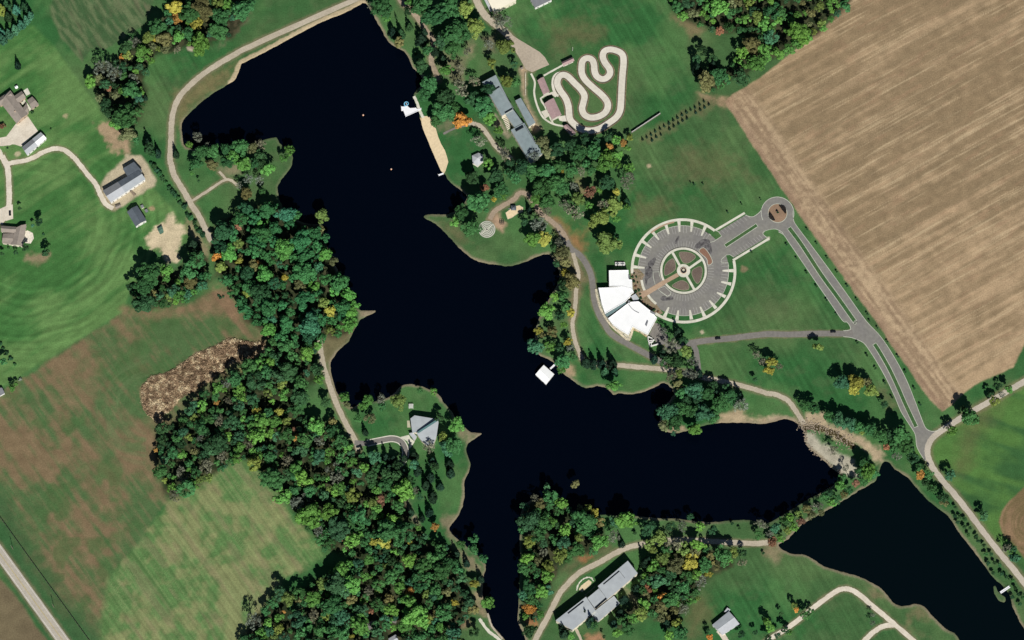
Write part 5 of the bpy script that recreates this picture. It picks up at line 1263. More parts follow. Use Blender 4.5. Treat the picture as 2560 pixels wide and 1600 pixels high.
bn = vnoise(cand[:, 0] / 2.6, cand[:, 1] / 2.6, 77) + 0.25 * RNG.randn(len(cand)) * 0.6
pal = np.array([(0.20, 0.14, 0.085), (0.30, 0.205, 0.13), (0.40, 0.28, 0.175), (0.50, 0.365, 0.23), (0.62, 0.49, 0.31), (0.85, 0.72, 0.48)])
tint = np.repeat(pal[np.clip((bn * 6.2 - 0.2).astype(int), 0, 5)], 48, 0)
o = link(bpy.data.objects.new('brush_thicket', quads_mesh('brush_thicket', V, LEAF_MASS, tint)))
tag(o, 'strip of dry brown brush along the edge of the western wood', 'brush', kind='stuff')

def rocks(name, label, pts, n, spread, size, m_):
    V, F = [], []
    for i in range(n):
        k = random.random() * (len(pts) - 1); j = int(k); q = Vector(pts[j]).lerp(Vector(pts[min(j + 1, len(pts) - 1)]), k - j)
        x, y = q.x + random.gauss(0, spread), q.y + random.gauss(0, spread); r = size * random.uniform(0.5, 1.4); o_ = len(V)
        for a_ in range(6):
            th = a_ * math.pi / 3 + random.uniform(-.3, .3); rr_ = r * random.uniform(.75, 1.2); V.append((x + rr_ * math.cos(th), y + rr_ * math.sin(th), -0.1))
        for a_ in range(6):
            th = a_ * math.pi / 3 + random.uniform(-.3, .3); rr_ = r * random.uniform(.4, .8); V.append((x + rr_ * math.cos(th), y + rr_ * math.sin(th), r * random.uniform(.5, .9)))
        F += [(o_ + a_, o_ + (a_ + 1) % 6, o_ + 6 + (a_ + 1) % 6, o_ + 6 + a_) for a_ in range(6)] + [tuple(range(o_ + 6, o_ + 12))]
    return tag(mesh_obj(name, V, F, m_), label, 'rocks', kind='stuff')
st = W(T(3, 2, [(330, 1010), (400, 1000), (470, 1015), (560, 1050), (640, 1085), (700, 1130), (770, 1165)]))
rocks('spillway_rocks', 'scatter of pale rocks lining the brown spillway stream', st, 300, 3.2, 0.6, ROCK)
road('stream', T(3, 2, [(330, 1030), (400, 1020), (480, 1020), (560, 1050), (640, 1080), (700, 1130), (760, 1165), (820, 1200)]), 4.4, mat('stream_bed', (0.07, 0.055, 0.022), amt=0.4, scale=0.5, rough=0.4), jit=1.0)
rocks('shore_rocks', 'pale riprap stones along the outer bank of the spillway', W(T(3, 2, [(300, 960), (340, 1050), (360, 1160), (450, 1265), (600, 1370), (700, 1450)])), 150, 0.8, 0.5, ROCK)
#SECTION3
# ------------------------------------------------------------------ trees
def crown_variant(seed, clumps=30, leaves=46, size=0.085, kind='round'):
    rng = np.random.RandomState(seed)
    if kind == 'round':
        d = rng.randn(clumps, 3); d /= np.linalg.norm(d, axis=1, keepdims=True); d[:, 2] = np.abs(d[:, 2]) * 1.15 - 0.38
        rad = 0.55 + 0.28 * rng.rand(clumps)
        lob = 1 + 0.22 * np.sin(np.arctan2(d[:, 1], d[:, 0]) * rng.randint(2, 5) + rng.rand() * 6)
        c = d * (rad * lob)[:, None]; c[:, 2] *= 0.85
        r = rng.uniform(0.17, 0.36, clumps)
        V = leafmass(c, r, leaves, size, rng)
        core = leafmass(np.array([[0, 0, 0.0], [0.2, 0.1, -0.15], [-0.2, -0.1, -0.1]]), np.array([0.5, 0.42, 0.42]), 130, 0.13, rng)
        V = np.concatenate([V, core])
    elif kind == 'conifer':
        cs, rs = [], []
        for i in range(12):
            t_ = i / 11; R_ = 0.95 * (1 - t_) + 0.06; k = max(1, int(9 * (1 - t_)) + 1)
            for j in range(k):
                a_ = rng.rand() * 6.28 + j * 6.28 / k; cs.append((R_ * .7 * math.cos(a_), R_ * .7 * math.sin(a_), -1.3 + 2.9 * t_)); rs.append(0.14 + 0.24 * (1 - t_))
        V = leafmass(np.array(cs), np.array(rs), 26, 0.085, rng, 0.6)
    elif kind == 'sparse':
        d = rng.randn(clumps, 3); d /= np.linalg.norm(d, axis=1, keepdims=True); d[:, 2] = np.abs(d[:, 2]) - 0.3
        c = d * (0.45 + 0.5 * rng.rand(clumps))[:, None]; V = leafmass(c, rng.uniform(0.10, 0.28, clumps), 22, 0.05, rng)
    return quads_mesh('crown', V, LEAF)
ROUND = [crown_variant(100 + i, 24 + 3 * (i % 4), 44 + 4 * (i % 3), 0.075 + 0.008 * (i % 3)) for i in range(10)]
CONI = [crown_variant(200 + i, kind='conifer') for i in range(3)]
SPARSE = [crown_variant(300 + i, 26, kind='sparse') for i in range(4)]
def trunk_mesh(h=1.0):
    parts = [tube((0, 0, 0), (0.02, 0.01, 0.62), 0.055, 0.035, 7)]
    for i in range(5):
        a_ = i * 1.26; parts.append(tube((0.02, 0.01, 0.45 + 0.04 * i), (0.16 * math.cos(a_), 0.16 * math.sin(a_), 0.74 + 0.03 * i), 0.022, 0.008, 5))
    v, f = merge(parts); me = bpy.data.meshes.new('trunk'); me.from_pydata([tuple(x) for x in v], [], f); me.materials.append(BARK); return me
TRUNK = trunk_mesh()
def bare_mesh(seed):
    rng = random.Random(seed); parts = [tube((0, 0, -1.7), (0.03, 0, -0.4), 0.07, 0.05, 6)]
    def grow(p, d, L, r, k):
        q = p + d * L; parts.append(tube(p, q, r, r * 0.55, 4 if k < 2 else 3))
        if k == 3: return
        for i in range(4 if k < 2 else 5):
            nd = (d + Vector((rng.uniform(-1, 1), rng.uniform(-1, 1), rng.uniform(-.35, .6))) * 0.85).normalized(); grow(q if i else p.lerp(q, .7), nd, L * rng.uniform(.55, .8), r * 0.55, k + 1)
    for i in range(6):
        a_ = i * 1.05 + rng.uniform(-.3, .3); grow(Vector((0.03, 0, -0.5 + 0.05 * i)), Vector((math.cos(a_), math.sin(a_), 0.8)).normalized(), 0.48, 0.035, 1)
    v, f = merge(parts); me = bpy.data.meshes.new('branches'); me.from_pydata([tuple(x) for x in v], [], f); me.materials.append(TWIG); return me
BARE = [bare_mesh(i) for i in range(3)]

PALE = {'g': (0.054, 0.165, 0.054), 'b': (0.120, 0.290, 0.060), 'd': (0.036, 0.100, 0.040), 'l': (0.060, 0.170, 0.082), 'y': (0.36, 0.345, 0.065), 'v': (0.180, 0.255, 0.062),
        'o': (0.52, 0.27, 0.070), 'r': (0.29, 0.150, 0.090), 't': (0.170, 0.180, 0.075), 'n': (0.185, 0.205, 0.145), 'c': (0.021, 0.056, 0.033), 'p': (0.080, 0.24, 0.145)}
CNAME = {'g': 'green', 'b': 'bright green', 'd': 'dark green', 'l': 'blue-green', 'y': 'yellow', 'v': 'yellow-green', 'o': 'orange', 'r': 'red-brown', 't': 'olive-brown', 'n': 'grey leafless', 'c': 'dark', 'p': 'pale teal'}
TREES = []      # (src_x, src_y, r_metres, colour, kind, keep)
def add(tx, ty, data, kind=None, keep=True):
    for x, y, r, c in data:
        (sx, sy), = T(tx, ty, [(x, y)])
        TREES.append([sx, sy, r * M_PX / 3.78, c, kind or ('bare' if c == 'n' else 'conifer' if c == 'c' else 'broad'), keep])
add(0, 0, [(1650, 60, 85, 'y'), (1680, 170, 55, 'o'), (1790, 120, 100, 'g'), (1910, 90, 110, 't'), (2060, 290, 95, 'g'), (2090, 170, 90, 'g'), (2150, 60, 70, 'b'), (1500, 260, 95, 'g'), (1410, 350, 60, 'v'), (1465, 370, 30, 'y'), (1555, 370, 75, 't'),
           (1680, 350, 65, 'b'), (1780, 320, 65, 'g'), (1860, 230, 65, 'y'), (1350, 490, 80, 'b'), (1330, 570, 40, 'b'), (1205, 520, 55, 'v'), (1150, 540, 30, 'o'), (1275, 400, 60, 'n'), (1185, 450, 60, 'd'), (960, 640, 95, 'n'), (1080, 690, 80, 'n'), (860, 770, 65, 'b'),
           (935, 740, 45, 't'), (1285, 680, 40, 'b'), (1265, 750, 60, 'n'), (1160, 860, 60, 'b'), (1240, 850, 90, 'g'), (1320, 870, 50, 'b'), (1030, 840, 28, 'r'), (955, 920, 55, 't'), (990, 985, 60, 'd'), (1090, 900, 50, 't'), (1190, 1110, 120, 'g'), (1110, 1170, 70, 'b'),
           (1030, 1060, 60, 'd'), (1210, 1270, 70, 't'), (1310, 930, 50, 'p'), (1290, 1330, 40, 'g'), (1410, 1400, 60, 'd'), (1440, 1460, 40, 'g'), (1865, 1290, 65, 'n'), (1785, 1370, 40, 'b'), (1900, 1440, 75, 'g'), (2020, 1430, 70, 'g'), (2150, 1410, 70, 'g'), (2280, 1390, 85, 'g'),
           (2390, 1400, 60, 't'), (1960, 1370, 35, 'n'), (2200, 1490, 70, 'b')])
add(0, 0, [(1400, 1350, 50, 'c'), (1490, 1440, 34, 'c'), (1660, 1450, 34, 'c'), (165, 610, 28, 'c'), (1375, 920, 22, 'c')], 'conifer')
add(0, 0, [(20, 360, 45, 'p'), (80, 310, 42, 'p'), (140, 270, 40, 'p'), (195, 225, 40, 'p'), (245, 180, 40, 'p'), (285, 140, 35, 'p'), (10, 300, 40, 'p'), (150, 80, 40, 'p'), (75, 150, 40, 'd'), (10, 80, 50, 'v'), (230, 60, 45, 'd'), (60, 40, 45, 'd')], 'conifer')
add(0, 1, [(1850, 30, 65, 'g'), (2000, 45, 60, 't'), (2150, 20, 75, 'g'), (2300, 35, 70, 'b'), (2410, 40, 60, 'g'), (2350, 180, 55, 'n'), (2330, 310, 65, 't'), (2260, 240, 40, 'n'), (1815, 125, 22, 'b'), (1880, 200, 18, 'd'), (2050, 910, 48, 'o'), (2250, 790, 55, 'v'), (2260, 950, 35, 'y'),
           (2090, 1010, 65, 'v'), (2170, 880, 75, 'b'), (2250, 630, 40, 'r'), (2320, 1270, 45, 'v'), (1800, 1150, 65, 't'), (1590, 1300, 45, 'v'), (1430, 1270, 50, 't'), (2100, 680, 100, 'd'), (2330, 470, 80, 'd'), (1830, 800, 60, 'c'), (370, 580, 42, 'd'), (235, 830, 38, 'd'), (150, 870, 26, 'd'),
           (18, 890, 24, 'd'), (435, 870, 45, 'd'), (185, 460, 22, 'd'), (310, 620, 20, 'p'), (2270, 900, 25, 't'), (2390, 1000, 60, 't')])
add(1, 0, [(40, 1370, 60, 'n'), (40, 1470, 70, 'd'), (320, 1420, 55, 'b'), (265, 1490, 50, 'b'), (1180, 70, 115, 'g'), (1100, 60, 60, 'n'), (1230, 160, 55, 'b'), (1560, 50, 110, 'g'), (1700, 150, 125, 'g'), (1820, 70, 105, 'g'), (1980, 80, 75, 'v'), (1450, 100, 55, 'd'), (1480, 20, 60, 'b'),
           (1880, 300, 120, 'g'), (1760, 380, 75, 'l'), (2080, 260, 85, 'v'), (1850, 460, 80, 'g'), (1620, 480, 60, 'g'), (1360, 400, 65, 't'), (1800, 660, 70, 'b'), (2230, 600, 55, 'v'), (2360, 440, 85, 'v'), (2330, 220, 90, 'n'), (2200, 420, 60, 'n'), (1640, 790, 85, 'g'), (1600, 900, 65, 'g'),
           (1760, 1060, 105, 'g'), (1860, 1030, 75, 'g'), (1700, 1140, 60, 'g'), (1940, 1140, 75, 'o'), (2140, 1000, 100, 'g'), (2210, 1110, 75, 'b'), (2050, 930, 80, 'd'), (2370, 760, 70, 'v'), (1780, 920, 100, 'd'), (1940, 840, 85, 'n'), (2110, 1330, 70, 'n'), (2290, 1240, 50, 'b'), (2060, 770, 60, 'n'),
           (2190, 850, 60, 'd'), (2340, 1450, 70, 'n'), (2280, 180, 70, 'n'), (2000, 480, 50, 'n'), (1560, 620, 70, 'd'), (1930, 650, 60, 'n')])
add(1, 0, [(1290, 300, 45, 'c'), (1370, 310, 45, 'd'), (1450, 250, 36, 'd'), (1560, 370, 55, 'c'), (1590, 300, 35, 'c'), (1690, 480, 40, 'c'), (1770, 560, 40, 'c'), (1325, 160, 12, 'd'), (1505, 500, 14, 'd')], 'conifer')
add(1, 1, [(110, 90, 75, 'b'), (60, 40, 60, 'd'), (30, 190, 50, 'n'), (60, 300, 40, 'g'), (110, 470, 95, 'g'), (280, 520, 85, 'l'), (625, 530, 65, 'v'), (610, 660, 45, 't'), (660, 890, 60, 'b'), (740, 960, 52, 't'), (655, 1020, 22, 't'), (780, 1160, 90, 'g'), (870, 1270, 70, 'b'), (640, 1350, 60, 'v'),
           (560, 700, 80, 'g'), (420, 770, 110, 'g'), (270, 830, 100, 'b'), (480, 900, 90, 'g'), (270, 1110, 45, 'y'), (420, 1180, 65, 't'), (550, 1190, 60, 'b'), (450, 1310, 90, 'g'), (820, 1390, 80, 'g'), (900, 1450, 70, 'b'), (700, 1430, 55, 'y'), (10, 990, 45, 'o'), (80, 1080, 90, 'b'), (110, 1400, 110, 'g'),
           (60, 700, 85, 'g'), (180, 640, 70, 'g'), (40, 620, 60, 'b'), (2040, 160, 75, 'd'), (2110, 400, 110, 'g'), (2060, 450, 40, 'b'), (1940, 490, 75, 'g'), (2030, 640, 95, 'g'), (1880, 590, 60, 'b'), (2160, 260, 50, 'r'), (2310, 280, 70, 'g'), (2250, 370, 30, 'y'), (2270, 150, 75, 'd'), (2390, 130, 60, 'g'),
           (2200, 40, 60, 'b'), (2400, 30, 60, 'd'), (2330, 340, 50, 'b')])
add(2, 0, [(290, 1340, 70, 't'), (340, 1440, 75, 't'), (430, 1420, 80, 'd'), (560, 1370, 75, 'd'), (800, 1330, 40, 'l'), (780, 1430, 85, 'g'), (925, 1385, 40, 'o'), (985, 1320, 50, 'b'), (1050, 1350, 38, 'o'), (1110, 1300, 40, 'v'), (890, 1480, 80, 'b'), (1000, 1460, 60, 'b'), (690, 1310, 60, 'd'), (620, 1440, 80, 'g'), (910, 1290, 50, 'd'),
           (1090, 1400, 40, 'b'), (30, 780, 60, 'g'), (20, 610, 40, 'd'), (210, 1470, 60, 'n'), (1830, 770, 100, 't'), (1960, 720, 80, 'g'), (2160, 600, 40, 'b'), (2270, 420, 95, 't'), (1850, 70, 55, 'b'), (2330, 170, 70, 'v'), (1720, 140, 60, 't'), (2060, 120, 60, 'g'), (1570, 60, 70, 'g'), (1960, 290, 50, 'r'), (1790, 480, 60, 'd'), (1740, 560, 55, 'd'), (1900, 560, 50, 'd')])
add(2, 0, [(1750, 640, 60, 'c'), (1900, 610, 45, 'c')], 'conifer')
add(2, 1, [(100, 70, 85, 'd'), (210, 110, 85, 'g'), (320, 110, 85, 'g'), (450, 60, 70, 'g'), (560, 90, 75, 'g'), (472, 105, 26, 'y'), (650, 110, 60, 'n'), (740, 100, 60, 'g'), (870, 50, 80, 'b'), (980, 40, 60, 'b'), (1110, 80, 60, 'b'), (280, 260, 105, 'g'), (400, 210, 85, 'g'), (230, 370, 65, 'b'), (335, 390, 85, 'g'), (460, 270, 75, 'g'),
           (585, 250, 50, 'n'), (620, 370, 75, 'v'), (735, 300, 60, 'r'), (500, 430, 60, 'n'), (600, 500, 80, 'n'), (590, 510, 35, 'b'), (830, 290, 40, 'b'), (890, 210, 70, 'd'), (985, 300, 38, 'y'), (1090, 200, 80, 'n'), (870, 430, 70, 'n'), (970, 420, 80, 'v'), (860, 530, 90, 'v'), (770, 600, 60, 'v'), (980, 560, 50, 'b'),
           (730, 430, 45, 'b'), (1090, 450, 38, 'b'), (905, 780, 110, 'v'), (970, 720, 50, 'd'), (250, 610, 85, 'n'), (120, 580, 45, 'd'), (205, 750, 75, 'b'), (300, 740, 70, 'y'), (450, 780, 55, 'n'), (480, 870, 65, 't'), (500, 960, 60, 't'), (500, 1060, 45, 'y'), (570, 1150, 75, 't'), (480, 1180, 60, 'd'), (400, 1290, 50, 'b'),
           (330, 1430, 85, 'b'), (490, 1290, 60, 'g'), (510, 1380, 60, 'g'), (550, 1440, 45, 'y'), (450, 1470, 50, 'd'), (400, 830, 40, 'd'), (30, 170, 60, 'g'), (700, 40, 50, 'g'), (330, 480, 60, 'n'), (420, 980, 40, 'd')])
add(2, 1, [(165, 470, 34, 'c'), (1080, 390, 40, 'd')], 'conifer')
add(2, 2, [(250, 100, 45, 'y'), (290, 140, 35, 't'), (220, 255, 75, 'l'), (350, 250, 60, 'b'), (380, 110, 60, 't'), (530, 205, 45, 'y'), (440, 270, 50, 'd'), (480, 390, 70, 'g'), (580, 350, 50, 'g'), (465, 470, 50, 'b'), (550, 270, 45, 'n'), (490, 50, 40, 'b'), (965, 620, 62, 'b'), (1450, 400, 60, 'd'),
           (1510, 240, 85, 'n'), (1640, 300, 65, 'v'), (1560, 390, 65, 'd'), (1710, 390, 60, 'n'), (1500, 530, 70, 'n'), (1580, 510, 55, 'v'), (1690, 510, 75, 'n'), (1570, 620, 60, 't'), (1600, 700, 60, 'g'), (1730, 670, 80, 'l'), (1840, 690, 70, 'g'), (1650, 760, 65, 'd'), (1480, 870, 95, 'l'), (1540, 970, 90, 'g'), (1620, 850, 80, 'g'),
           (1720, 860, 70, 'g'), (1810, 880, 90, 'l'), (1900, 900, 70, 'g'), (1960, 800, 80, 'g'), (2060, 730, 70, 'g'), (2160, 800, 75, 'n'), (1725, 1030, 65, 'b'), (1440, 1000, 60, 't'), (1530, 1070, 30, 'l'), (1760, 780, 60, 'd'), (1420, 900, 60, 'l'), (2000, 740, 60, 'g'), (2370, 390, 55, 'n'), (2310, 330, 45, 'n'), (2410, 470, 40, 'y'), (1440, 110, 40, 'n'), (1620, 200, 50, 'd'), (2295, 560, 30, 'd'), (1890, 620, 60, 'd'), (2030, 640, 50, 'd')])
add(2, 2, [(700, 395, 42, 'c'), (775, 410, 42, 'c'), (855, 410, 44, 'c'), (950, 410, 44, 'c'), (1345, 360, 40, 'c'), (1425, 310, 40, 'c'), (1770, 500, 40, 'c'), (1570, 110, 40, 'c'), (880, 480, 40, 'l'), (970, 480, 38, 'l'), (1930, 700, 44, 'c'), (2150, 720, 42, 'c')], 'conifer')
add(3, 2, [(30, 400, 55, 'y'), (25, 480, 40, 'y'), (100, 440, 50, 'n'), (475, 268, 58, 'v'), (700, 590, 72, 'l'), (835, 590, 72, 'y'), (820, 660, 55, 'y'), (930, 600, 55, 't'), (980, 670, 65, 'v'), (1100, 800, 40, 'd'), (340, 810, 55, 'g'), (430, 835, 60, 'g'), (570, 910, 60, 'g'), (670, 950, 70, 'l'), (770, 980, 70, 'l'), (850, 1020, 65, 'g'), (960, 1030, 70, 'g'), (890, 1055, 32, 'v'),
           (1060, 1090, 70, 'g'), (1170, 1090, 60, 'd'), (1260, 1080, 100, 'g'), (1310, 1190, 85, 'g'), (1190, 1180, 60, 'g'), (1120, 1200, 38, 'r'), (1220, 1290, 55, 'n'), (1370, 1310, 60, 'd'), (1430, 1390, 50, 'g'), (1440, 1460, 48, 'o'), (1520, 1460, 55, 'g'), (900, 1350, 65, 'g'), (945, 1430, 80, 'b'), (870, 1430, 55, 'g'), (1000, 1450, 55, 'g'), (1900, 920, 100, 'g'),
           (1850, 870, 60, 'd'), (1735, 1040, 60, 'b'), (1720, 1470, 60, 'l'), (2140, 770, 55, 'v'), (2280, 660, 50, 'b'), (2210, 700, 40, 'n'), (620, 1230, 55, 'n'), (740, 1400, 40, 'n'), (2100, 700, 36, 'd'), (2190, 620, 28, 'd'), (1340, 1230, 50, 'd'), (700, 1490, 50, 'g')])
add(3, 3, [(60, 450, 60, 'l'), (150, 390, 55, 'g'), (210, 350, 50, 'b'), (290, 320, 42, 'v'), (240, 450, 50, 'b'), (370, 270, 48, 't'), (430, 250, 45, 'n'), (485, 250, 42, 'n'), (410, 330, 50, 't'), (310, 390, 45, 'r'), (130, 550, 45, 'b'), (40, 585, 45, 'r'), (540, 160, 45, 'g'), (600, 220, 55, 'b'), (650, 180, 50, 'g'), (680, 50, 60, 'b'), (760, 100, 48, 'g'), (830, 30, 38, 'r'),
           (720, 140, 45, 't'), (580, 120, 42, 'd'), (180, 480, 40, 'v'), (500, 310, 36, 't'), (900, 20, 45, 'g'), (20, 510, 40, 'n'), (1490, 30, 45, 'd'), (1560, 90, 60, 'g'), (1650, 170, 60, 'd'), (1660, 210, 45, 't'), (2030, 340, 55, 'l'), (2260, 640, 50, 'n'), (2340, 740, 60, 'l'), (2310, 660, 45, 'd'), (245, 1190, 34, 'v'), (265, 1225, 26, 'o'), (125, 1265, 26, 'd'), (350, 1280, 48, 'g'), (405, 1245, 36, 'g'), (155, 1420, 40, 'd'), (90, 1470, 36, 'd'), (20, 1400, 46, 'b'), (5, 1500, 40, 'd'), (990, 1275, 26, 'n'), (990, 1350, 28, 'n'), (200, 1440, 34, 'b'), (10, 1330, 30, 'd')])
add(2, 3, [(600, 45, 48, 't'), (120, 250, 50, 'l'), (330, 65, 45, 'l'), (270, 230, 55, 't'), (215, 165, 40, 'n'), (470, 220, 70, 'b'), (440, 290, 55, 'g'), (720, 265, 42, 'v'), (785, 310, 40, 'y'), (640, 260, 36, 't'), (830, 400, 55, 't'), (690, 400, 100, 'g'), (170, 390, 110, 'l'), (300, 420, 80, 'g'), (500, 470, 65, 'b'), (160, 580, 65, 'v'), (300, 600, 50, 'l'),
           (830, 590, 85, 'b'), (620, 660, 65, 'g'), (130, 750, 65, 'b'), (450, 710, 70, 'v'), (340, 820, 70, 'v'), (330, 910, 65, 'b'), (240, 760, 50, 't'), (170, 1020, 75, 'g'), (270, 1060, 65, 'b'), (160, 1220, 58, 'o'), (120, 1290, 38, 'b'), (270, 1270, 45, 'b'), (290, 690, 50, 'n'), (640, 550, 50, 'v'), (380, 400, 50, 'b'), (1080, 380, 95, 'b'), (980, 390, 60, 'l'),
           (960, 540, 70, 'n'), (1290, 610, 58, 'v'), (1390, 550, 75, 'v'), (1340, 660, 45, 'v'), (1610, 440, 60, 'n'), (1540, 610, 75, 'n'), (1780, 440, 52, 'b'), (1760, 620, 65, 'b'), (1440, 740, 65, 'v'), (1540, 810, 85, 't'), (1690, 770, 75, 'y'), (1990, 710, 105, 'g'), (1820, 800, 70, 'g'), (1740, 900, 60, 'b'), (1850, 890, 38, 'y'), (1780, 970, 70, 'n'), (1390, 960, 85, 'l'),
           (1270, 1010, 30, 'r'), (1300, 1045, 28, 'r'), (1420, 1110, 55, 'o'), (1500, 1140, 80, 'g'), (1610, 1010, 75, 'g'), (1250, 1170, 65, 'b'), (1620, 1220, 60, 'n'), (1700, 1150, 48, 'b'), (1755, 1120, 28, 'v'), (1330, 1260, 55, 'g'), (1150, 1310, 60, 'b'), (1100, 1400, 65, 'g'), (1000, 1450, 55, 'b'), (780, 1370, 48, 'g'), (560, 1480, 40, 'b'), (1560, 1350, 55, 'v'), (1600, 1450, 70, 'g'), (1480, 1470, 55, 'b'),
           (2350, 420, 60, 'n'), (2320, 520, 45, 'g'), (2195, 690, 34, 'd'), (1870, 1490, 30, 'o'), (2170, 1460, 40, 'd'), (2410, 1340, 50, 'b'), (1300, 440, 70, 'd'), (1500, 440, 50, 'd'), (2180, 780, 50, 'n'), (1680, 350, 40, 'd'), (1850, 1420, 24, 'd'), (2300, 1440, 28, 'd'), (870, 1480, 18, 'd'), (170, 1430, 70, 'd'), (1900, 480, 50, 'd'), (1250, 500, 45, 'd')])
add(2, 3, [(1260, 780, 55, 'c'), (1290, 760, 45, 'c'), (500, 1450, 50, 'c'), (745, 1330, 52, 'c'), (480, 1400, 40, 'c'), (1060, 1120, 45, 'c'), (1020, 1250, 42, 'c'), (960, 1350, 38, 'c'), (1180, 1020, 50, 'c'), (1460, 1350, 45, 'c'), (690, 1250, 34, 'c'), (1040, 600, 34, 'c')], 'conifer')
add(1, 2, [(830, 730, 58, 'b'), (860, 800, 36, 't'), (1050, 760, 62, 'b'), (1000, 820, 50, 'b'), (1190, 750, 58, 'n'), (1190, 820, 50, 'g'), (1350, 770, 72, 'v'), (1080, 930, 60, 't'), (960, 940, 45, 'g'), (1545, 660, 36, 'g'), (1680, 680, 44, 'b'), (1900, 990, 74, 'b'), (1770, 1110, 55, 'v'), (1870, 1180, 95, 'g'), (1800, 1210, 70, 'l'), (1640, 1200, 60, 'n'), (1120, 1300, 65, 'l'), (1690, 1380, 50, 'd'), (1500, 1370, 55, 'l'),
           (365, 1030, 28, 'r'), (370, 1120, 48, 'o'), (720, 960, 46, 't'), (570, 1000, 85, 'b'), (480, 320, 75, 'b'), (600, 560, 55, 'b'), (280, 250, 85, 'g'), (130, 400, 55, 'b'), (110, 700, 50, 'v'), (20, 860, 40, 'y'), (215, 870, 38, 'y'), (180, 960, 65, 'b'), (730, 1120, 36, 'v'), (810, 1310, 60, 'g'), (900, 1340, 55, 'b'), (1020, 1400, 60, 'b'), (280, 30, 80, 'g'), (120, 90, 70, 'b'), (880, 40, 75, 'b'), (700, 100, 55, 'v'), (1740, 930, 50, 'd'), (700, 1250, 50, 'b'), (300, 1330, 60, 'n'), (600, 1150, 60, 'n'), (560, 470, 60, 'd'), (600, 480, 60, 'd'), (660, 780, 55, 'd')])
add(1, 2, [(1230, 1300, 42, 'c'), (1300, 1310, 40, 'c'), (1400, 1300, 38, 'c'), (1490, 1280, 42, 'c'), (1530, 1420, 44, 'c'), (1670, 1330, 44, 'c'), (1830, 1360, 46, 'c'), (1840, 1440, 44, 'c'), (1260, 1400, 46, 'c'), (1400, 1440, 44, 'c'), (1030, 1060, 30, 'c'), (1650, 1480, 46, 'c')], 'conifer')
add(1, 3, [(1175, 180, 42, 'r'), (1185, 230, 30, 'r'), (1210, 580, 62, 'y'), (1110, 590, 38, 'y'), (1455, 590, 30, 'y'), (1460, 1050, 46, 'o'), (980, 520, 46, 'b'), (740, 120, 46, 'b'), (700, 80, 40, 'v'), (835, 660, 28, 'b'), (810, 555, 28, 'r'), (690, 310, 90, 'b'), (800, 870, 80, 'b'), (620, 980, 65, 'v'), (300, 1120, 70, 'v'), (530, 1120, 75, 'b'), (400, 1140, 40, 't'), (900, 1140, 60, 't'), (1260, 1120, 60, 't'), (1270, 1230, 65, 'b'), (660, 1280, 55, 'v'), (1090, 1240, 26, 'r'), (255, 1250, 24, 'o'), (1700, 1040, 75, 'g'), (1800, 1060, 50, 't'), (1610, 1090, 45, 'v'), (540, 1280, 65, 'n'), (1310, 690, 48, 'b'),
           (1690, 440, 38, 'o'), (2060, 550, 56, 'g'), (1930, 610, 48, 'g'), (2050, 660, 60, 'g'), (2150, 735, 54, 'g'), (2060, 985, 44, 'y'), (2195, 1160, 62, 'b'), (2060, 1220, 55, 't'), (1500, 100, 42, 'n'), (1550, 160, 34, 'd'), (2060, 1440, 55, 'd'), (1340, 250, 75, 'g'), (1230, 50, 80, 'g'), (1830, 800, 80, 'g'), (1580, 810, 90, 'g'), (1750, 860, 90, 'g'), (1940, 930, 60, 'l'), (1350, 830, 60, 'g'), (1450, 760, 65, 'b'), (1280, 920, 80, 'g'), (1230, 820, 45, 'v'), (1880, 1160, 35, 'y'), (1550, 1200, 30, 'y'), (1400, 1380, 70, 'b'), (1700, 1260, 50, 't'), (1300, 1400, 36, 'b'), (900, 1480, 28, 'y'), (170, 1480, 40, 'v'), (200, 1310, 45, 'b'), (40, 1450, 60, 'b'), (380, 220, 70, 'n'), (580, 480, 65, 'n'), (1970, 1080, 55, 'd')])
add(1, 3, [(1670, 150, 50, 'c'), (1610, 40, 44, 'c'), (1640, 300, 40, 'c'), (1570, 360, 34, 'c'), (1740, 60, 40, 'c'), (1460, 300, 34, 'c'), (1890, 700, 36, 'c'), (1990, 780, 36, 'c'), (2120, 930, 34, 'c')], 'conifer')
add(0, 2, [(110, 650, 40, 'b'), (30, 400, 45, 'g'), (150, 610, 24, 'b'), (1790, 1110, 42, 'v'), (1710, 990, 26, 'v'), (1840, 930, 50, 'v'), (1470, 1230, 22, 'o'), (2050, 780, 32, 'o'), (1830, 1250, 42, 't'), (1900, 1110, 55, 'n'), (2080, 960, 60, 'n'), (2350, 1170, 60, 'n'), (1720, 1270, 50, 'b'), (1540, 1130, 55, 'd'), (2150, 1100, 50, 'b'), (1950, 1380, 70, 'n'), (2100, 1290, 60, 'n'), (1700, 1430, 60, 'n'), (1840, 800, 45, 'l'), (2290, 740, 55, 'b'), (2400, 860, 24, 'y')])
